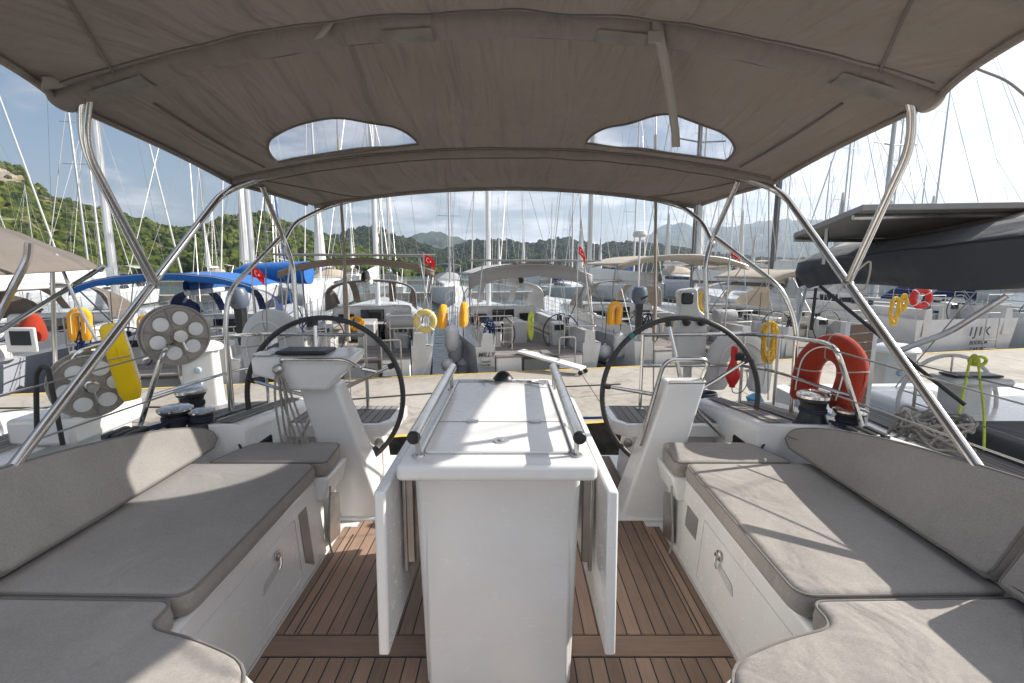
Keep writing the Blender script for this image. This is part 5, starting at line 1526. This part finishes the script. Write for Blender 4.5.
# ================================================================== FLEET ON THE PONTOONS BEHIND
def far_yacht(label, L, Bm, fb, hull, boomc, mastm, mh, canopy, seed, bowin):
    t = thing('berthed_yacht', label, 'sailboat', (0,-500,WATER), 0, 'yachts on the pontoons behind')
    m, rows = hull_mesh(L, Bm, fb, n=11); m.build('hull', hull, t, angle=40)
    m = MB(); m.grid([[(-r[0][0], r[0][1], r[0][2]), (0, r[0][1], r[0][2]+.08), (r[0][0], r[0][1], r[0][2])] for r in rows])
    m.box(-Bm*.28, Bm*.28, L*.05, L*.3, fb, fb+.25); m.build('deck', 'gel', t, angle=30)
    m = MB(); m.hexa([(-Bm*.34,L*.30,fb),(Bm*.34,L*.30,fb),(Bm*.2,L*.72,fb+.1),(-Bm*.2,L*.72,fb+.1)], [(-Bm*.30,L*.32,fb+.6),(Bm*.30,L*.32,fb+.6),(Bm*.16,L*.68,fb+.38),(-Bm*.16,L*.68,fb+.38)]); m.build('cabin', 'gel', t, bevel=.08)
    m = MB()
    for sx in (-1, 1): m.hexa([(sx*Bm*.337,L*.34,fb+.22),(sx*Bm*.337+.01,L*.34,fb+.22),(sx*Bm*.26+.01,L*.58,fb+.22),(sx*Bm*.26,L*.58,fb+.22)], [(sx*Bm*.32,L*.34,fb+.45),(sx*Bm*.32+.01,L*.34,fb+.45),(sx*Bm*.245+.01,L*.58,fb+.40),(sx*Bm*.245,L*.58,fb+.40)])
    m.build('cabin_window', 'windowdark', t)
    m = MB(); rr = []
    for i in range(5):
        f = i/4; rr.append([((Bm*.32)*math.sin(a), L*.28+f*1.4, fb+.5+(.75*math.cos(f*1.5)**.6)*max(0, math.cos(a))**.4) for a in [-math.pi/2+math.pi*k/10 for k in range(11)]])
    m.grid(rr); m.build('sprayhood', canopy, t)
    if seed % 3:
        m = MB(); arch_canopy(m, 0, Bm*.4, .8, 3.1, fb+1.75, fb+1.98, n=10); m.build('bimini', canopy, t, solid=.01)
        m = MB()
        for sx in (-1, 1):
            m.tube([(sx*Bm*.36, 1.9, fb), (sx*Bm*.395, .9, fb+1.75)], .02, 5); m.tube([(sx*Bm*.36, 1.9, fb), (sx*Bm*.395, 3.0, fb+1.75)], .02, 5)
        m.build('bimini_frame', 'steel2', t)
    my = L*.56
    mast_part(t, 0, my, fb+.3, mh, .075, mastm, beam=Bm, wr_=.006)
    if seed == 2:
        m = MB(); m.lathe([(.16,0),(.42,.3),(.30,2.5),(.12,5.5),(.08,6)], (0,my-.25,fb+1.4), n=10); m.build('stowed_sail', 'white_cloth', t)
    m = MB(); m.tube([(0,my-.1,fb+1.55),(0,my*.55,fb+1.5),(0,L*.14,fb+1.4)], [.20,.17,.10], 8); m.build('boom_cover', boomc, t)
    m = MB(); m.tube([(0, L-.3, fb*1.25), (0, my+.1, fb+mh*.92)], [.04,.018], 6); m.build('furled_genoa', 'white_cloth' if boomc == 'blue' else boomc, t)
    m = MB()
    for sx in (-1, 1):
        m.tube([(sx*Bm*.3,.2,fb),(0,my,fb+mh)], .008, 4)
        m.tube([(sx*(r[0][0]-.05), r[0][1], r[0][2]+.6) for r in rows[:-1]], .012, 4)
        for r in rows[:-1]: m.tube([(sx*(r[0][0]-.05), r[0][1], r[0][2]), (sx*(r[0][0]-.05), r[0][1], r[0][2]+.6)], .014, 4)
    m.build('rail', 'steel2', t)
    return t
kinds = [('white yacht with blue sail cover berthed on the pontoons behind', 12, 3.8, 1.3, 'hullw', 'blue', 'mastw', 15.5, 'blue', 1),
         ('white yacht with cream covers berthed on the pontoons behind', 13, 4.0, 1.4, 'hullw', 'white_cloth', 'mastw', 17, 'beige', 2),
         ('white yacht with grey covers and metal mast berthed on the pontoons behind', 11, 3.5, 1.2, 'hullw', 'greyc', 'alu', 14, 'greyc', 4),
         ('dark blue hulled yacht berthed on the pontoons behind', 13.5, 4.1, 1.4, 'hullb', 'white_cloth', 'alu', 17.5, 'taupe', 5),
         ('small white yacht without bimini berthed on the pontoons behind', 10, 3.2, 1.15, 'hullw', 'beige', 'mastw', 13, 'navy', 3)]
protos = [far_yacht(*k, bowin=False) for k in kinds]
cmap = {}
for c in COL.objects:
    if c.parent: cmap.setdefault(c.parent.name, []).append(c)
rnd = random.Random(11); used = set()
spots = []
for row, (yy, x0, x1, flip, sp) in enumerate(((34, -40, 44, 1, 4.9), (46, -46, 56, 0, 5.0), (82, -70, 85, 1, 5.3), (95, -80, 95, 0, 5.6))):
    x = x0
    while x < x1:
        if rnd.random() > ((.12, .30, .45, .5) if x > -6 else (.22, .55, .65, .7))[row]: spots.append((x+rnd.uniform(-.4, .4), yy+K*x+rnd.uniform(-.5, .5), TH+(math.pi if flip else 0)+rnd.uniform(-.03, .03), row))
        x += sp
cnt = 0
ordn = 'first second third fourth fifth sixth seventh eighth ninth tenth eleventh twelfth thirteenth fourteenth fifteenth sixteenth seventeenth eighteenth nineteenth twentieth'.split()
ordn += ['twenty '+q for q in ordn[:9]]+['thirtieth']
seen_row = {}
wt = [0,1,1,2,2,3,4,4,1,2]
for (x, y, rz, row) in spots:
    k = wt[rnd.randrange(len(wt))]
    if k not in used: o = protos[k]; used.add(k)
    else: o = copytree(protos[k], None, cmap)
    o.location = (x, y+(12 if abs(rz) > 2 else 0), WATER); o.rotation_euler = (0, 0, rz); s_ = rnd.uniform(.92, 1.08); o.scale = (s_, s_, s_*rnd.uniform(.92, 1.08)); cnt += 1
    seen_row[row] = seen_row.get(row, -1)+1
    short = ('white yacht with blue sail cover', 'white yacht with cream covers', 'white yacht with grey covers', 'dark blue hulled yacht', 'small white yacht without bimini')[k]
    o['label'] = short+', '+ordn[min(seen_row[row], len(ordn)-1)]+' from left in the '+('nearest', 'second', 'third', 'farthest')[row]+' pontoon row'
# floating pontoons between the rows
for yy in (47.5, 96.5):
    m = MB(); m.hexa([(-90,yy-1+K*-90-.6,WATER),(110,yy-1+K*110-.6,WATER),(110,yy+1+K*110-.6,WATER),(-90,yy+1+K*-90-.6,WATER)], [(-90,yy-1+K*-90-.6,WATER+.55),(110,yy-1+K*110-.6,WATER+.55),(110,yy+1+K*110-.6,WATER+.55),(-90,yy+1+K*-90-.6,WATER+.55)])
    struct(m.build('pontoon', 'concrete', None, smooth=False))

# ================================================================== HILLS
def interp(pts, x):
    if x <= pts[0][0]: return pts[0][1]
    for (a, b), (c, d) in zip(pts, pts[1:]):
        if x <= c:
            t = (x-a)/(c-a); t = t*t*(3-2*t)*.5+t*.5; return b+(d-b)*t
    return pts[-1][1]
def hill(name, label, mat, prof, r0, r1, nc, nr, rough, fine, seed, back=1.25, pw=.9):
    m = MB(); rows = []
    p0, p1 = prof[0][0], prof[-1][0]
    for j in range(nr):
        t = j/(nr-1)*back; row = []
        for i in range(nc):
            px = p0+(p1-p0)*i/(nc-1); d = ray(px, interp(prof, px)); az = math.atan2(d.x, d.y)
            # height on the ridge for this bearing
            hr = d.z/math.hypot(d.x, d.y)*r1+CZ-WATER
            r = r0+(r1-r0)*t; x = math.sin(az)*r; y = math.cos(az)*r
            f = (min(t, 1)**pw) if t <= 1 else 1-((t-1)/(back-1))*.35
            n = noise.fractal(Vector((x/rough, y/rough, seed)), 1.0, 2.1, 6)
            gul = abs(noise.noise(Vector((x/rough*1.7, y/rough*.6, seed+4))))
            nf = noise.fractal(Vector((x/fine, y/fine, seed+9)), .8, 2.2, 3)
            h = hr*f+(n*.10-gul*.14)*hr*min(1, t*2.5)*(1 if t < .8 else .55)+nf*fine*.36*min(1, t*5+.2)
            row.append((x, y, WATER-.5+h))
        rows.append(row)
    m.grid(rows); o = m.build(name, mat, None, angle=180); o['label'] = label; struct(o); return o
hill('hill', 'green scrub covered hill with bare rocks rising on the left', 'hill', [(-500,110),(-300,118),(-120,128),(-30,146),(0,158),(20,166),(35,184),(60,196),(100,208),(140,222),(170,231),(200,228),(228,216),(262,214),(290,222),(320,236),(350,246),(390,260),(440,272)], 190, 430, 420, 90, 70, 7, 1.3)
hill('hill', 'dark wooded hill beyond the left of the marina', 'hill2', [(200,262),(270,246),(310,240),(335,236),(352,231),(375,228),(395,236),(420,244),(450,256),(480,266),(520,272)], 420, 700, 220, 50, 110, 13, 5.1)
hill('hill', 'dark wooded hill in the middle beyond the marina', 'hill2', [(380,272),(410,262),(440,252),(470,243),(500,241),(530,245),(560,240),(600,246),(640,243),(680,250),(720,257),(780,262),(860,268),(1000,271)], 480, 800, 320, 50, 110, 13, 9.7)
hill('mountain', 'bluish ridge behind the left hills', 'hill3', [(100,240),(180,233),(240,232),(300,234),(345,233),(400,240),(438,232),(470,240),(505,246),(530,240),(560,244),(590,256),(640,268)], 1300, 1900, 200, 30, 420, 60, 2.2)
hill('mountain', 'tall hazy blue mountain on the right', 'hill3', [(520,270),(560,262),(600,252),(640,238),(668,226),(682,222),(700,229),(730,226),(760,222),(800,219),(850,224),(950,231),(1100,224),(1400,215)], 2200, 3300, 240, 34, 900, 90, 7.4)

# scrub and trees standing on the hillsides
from mathutils.bvhtree import BVHTree
def woods(name, label, hillobj, px0, px1, r0, r1, n, rad, seed, mat, top=1.0):
    me = hillobj.data; bv = BVHTree.FromPolygons([v.co for v in me.vertices], [p.vertices[:] for p in me.polygons])
    g = (1+5**.5)/2; ico = [Vector(v).normalized() for v in ((-1,g,0),(1,g,0),(-1,-g,0),(1,-g,0),(0,-1,g),(0,1,g),(0,-1,-g),(0,1,-g),(g,0,-1),(g,0,1),(-g,0,-1),(-g,0,1))]
    fc = [(0,11,5),(0,5,1),(0,1,7),(0,7,10),(0,10,11),(1,5,9),(5,11,4),(11,10,2),(10,7,6),(7,1,8),(3,9,4),(3,4,2),(3,2,6),(3,6,8),(3,8,9),(4,9,5),(2,4,11),(6,2,10),(8,6,7),(9,8,1)]
    rnd = random.Random(seed); vs = []; fs = []
    a0 = math.atan2(*ray(px0, 270).xy); a1 = math.atan2(*ray(px1, 270).xy)
    k = 0; tries = 0
    while k < n and tries < n*4:
        tries += 1
        az = rnd.uniform(a0, a1); r = rnd.uniform(r0, r1)
        x, y = math.sin(az)*r, math.cos(az)*r
        h = bv.ray_cast(Vector((x, y, 900)), Vector((0,0,-1)))
        if h[0] is None: continue
        z = h[0].z
        bare = noise.fractal(Vector((x/38, y/60, seed)), 1, 2, 4)
        if bare > .16-.95*min(1, max(0, z)/80)**1.4*top and rnd.random() < .88: continue
        s_ = rad*rnd.uniform(.45, 1.25); o = len(vs)
        ce = Vector((x, y, z+s_*.35)); q = rnd.uniform(0, 6.3); cq, sq = math.cos(q), math.sin(q); hz_ = rnd.uniform(.75, 1.25)
        for v in ico:
            f = s_*rnd.uniform(.68, 1.22)
            vs.append((ce.x+(v.x*cq-v.y*sq)*f, ce.y+(v.x*sq+v.y*cq)*f, ce.z+v.z*f*hz_))
        for f in fc: fs.append((f[0]+o, f[1]+o, f[2]+o))
        k += 1
    me2 = bpy.data.meshes.new(name); me2.from_pydata(vs, [], fs); me2.materials.append(mat)
    o = bpy.data.objects.new(name, me2); COL.objects.link(o); o['label'] = label; o['category'] = 'woodland'; o['kind'] = 'stuff'
def leafmat(name, a, b, c, sc):
    t = NT(name); v = t.math('ADD', t.math('MULTIPLY', t.noise(sc, 2, .5), .6), t.math('MULTIPLY', t.noise(sc*5, 3, .8), .4))
    t.base(t.ramp(v, [(.40, a), (.5, b), (.62, c)])); t.set(Roughness=.9); t.b.inputs['Specular IOR Level'].default_value = .1
    t.bump(t.noise(sc*9, 2, .8), .8, .5); return t.m
H = [o for o in COL.objects if o.name.startswith('hill')]
woods('scrub', 'green scrub and small pines covering the left hill', H[0], -60, 450, 195, 440, 10500, 2.4, 3, leafmat('scrub_leaf', (.016,.028,.005), (.045,.062,.010), (.10,.115,.022), .13))
woods('woodland', 'dark pine woods on the hill left of centre', H[1], 240, 520, 430, 705, 9000, 3.6, 4, leafmat('pine_leaf', (.010,.018,.007), (.022,.034,.012), (.045,.058,.022), .09), .3)
woods('woodland', 'dark pine woods on the hill in the middle', H[2], 400, 880, 490, 805, 13000, 4.0, 5, bpy.data.materials['pine_leaf'], .3)

# haze
m = MB(); m.box(-4200, 6500, -400, 5200, WATER-1.5, 430)
hz = NT('haze_air'); vol = hz.node('ShaderNodeVolumePrincipled', {'Color': (.70, .82, 1.0, 1), 'Density': .00021, 'Anisotropy': .35})
for l in list(hz.out.inputs['Surface'].links): hz.l.remove(l)
hz.n.remove(hz.b); hz.l.new(vol.outputs[0], hz.out.inputs['Volume'])
o = m.build('haze', hz.m, None, smooth=False); o['kind'] = 'stuff'; o['label'] = 'thin blue haze over the harbour and hills'; o['category'] = 'haze'

# ================================================================== camera, light, sky
cam = bpy.data.cameras.new('camera'); cam.sensor_width = 36; cam.lens = 36*F/1024; cam.clip_end = 20000; cam.clip_start = .05
co = bpy.data.objects.new('camera', cam); COL.objects.link(co); co.location = (0,0,CZ); co.rotation_euler = (math.pi/2-PITCH, 0, 0); S.camera = co
sd = Vector((1.48, .37, 1.0)).normalized()
sun = bpy.data.lights.new('sun', 'SUN'); sun.energy = 5.0; sun.angle = R(.55); sun.color = (1, .95, .87)
so = bpy.data.objects.new('sun', sun); COL.objects.link(so); so.location = (10,0,30); so.rotation_euler = sd.to_track_quat('Z', 'Y').to_euler()
w = bpy.data.worlds.new('World'); S.world = w; w.use_nodes = True
nt = w.node_tree; bg = nt.nodes['Background']; L = nt.links
sky = nt.nodes.new('ShaderNodeTexSky'); sky.sky_type = 'NISHITA'; sky.sun_disc = False
sky.sun_elevation = math.asin(sd.z); sky.sun_rotation = math.atan2(sd.x, sd.y); sky.dust_density = 2.0; sky.air_density = 1.0; sky.ozone_density = 1.5
tc = nt.nodes.new('ShaderNodeTexCoord'); sp = nt.nodes.new('ShaderNodeSeparateXYZ'); L.new(tc.outputs['Generated'], sp.inputs[0])
def wm(op, a, b=None, c=None):
    n = nt.nodes.new('ShaderNodeMath'); n.operation = op
    for i, v in enumerate((a, b, c)):
        if v is None: continue
        if isinstance(v, bpy.types.NodeSocket): L.new(v, n.inputs[i])
        else: n.inputs[i].default_value = v
    return n.outputs[0]
den = wm('MAXIMUM', wm('ADD', sp.outputs[2], .16), .05)
cx = wm('DIVIDE', sp.outputs[0], den); cy = wm('DIVIDE', sp.outputs[1], den)
cb = nt.nodes.new('ShaderNodeCombineXYZ'); L.new(cx, cb.inputs[0]); L.new(cy, cb.inputs[1])
def wn(scale, det, rough, dist=0, off=0):
    n = nt.nodes.new('ShaderNodeTexNoise'); mp = nt.nodes.new('ShaderNodeMapping'); mp.inputs['Location'].default_value = (off, off*.7, 0)
    L.new(cb.outputs[0], mp.inputs[0]); L.new(mp.outputs[0], n.inputs['Vector'])
    n.inputs['Scale'].default_value = scale; n.inputs['Detail'].default_value = det; n.inputs['Roughness'].default_value = rough; n.inputs['Distortion'].default_value = dist
    return n.outputs['Fac']
n1 = wn(1.1, 9, .58, .3, 3.1); n2 = wn(2.6, 7, .6, .2, 8.4)
# more cloud towards the sun side of the sky
cov = wm('ADD', n1, wm('MULTIPLY', sp.outputs[0], .13))
def wr(v, a, b, c=0, d=1):
    n = nt.nodes.new('ShaderNodeMapRange'); n.interpolation_type = 'SMOOTHSTEP'; L.new(v, n.inputs[0])
    for i, q in enumerate((a, b, c, d)): n.inputs[i+1].default_value = q
    return n.outputs[0]
mask = wr(cov, .42, .58)
shade = wr(n2, .3, .7, .58, 1.05)
cc = nt.nodes.new('ShaderNodeCombineColor')
br = wm('MULTIPLY', wm('MULTIPLY', shade, wr(sp.outputs[0], -.9, .6, .85, 1.35)), 9.0)
L.new(wm('MULTIPLY', br, .95), cc.inputs[0]); L.new(wm('MULTIPLY', br, .97), cc.inputs[1]); L.new(wm('MULTIPLY', br, 1.03), cc.inputs[2])
mxn = nt.nodes.new('ShaderNodeMix'); mxn.data_type = 'RGBA'
L.new(wm('MULTIPLY', mask, .93), mxn.inputs[0]); L.new(sky.outputs[0], mxn.inputs[6]); L.new(cc.outputs[0], mxn.inputs[7])
L.new(mxn.outputs[2], bg.inputs[0]); bg.inputs[1].default_value = .073
S.view_settings.view_transform = 'Standard'; S.view_settings.look = 'None'; S.view_settings.exposure = 0.78; S.view_settings.gamma = 1
S.render.engine = 'CYCLES'
S.cycles.max_bounces = 8; S.cycles.transparent_max_bounces = 12; S.cycles.volume_bounces = 0
S.cycles.use_adaptive_sampling = True
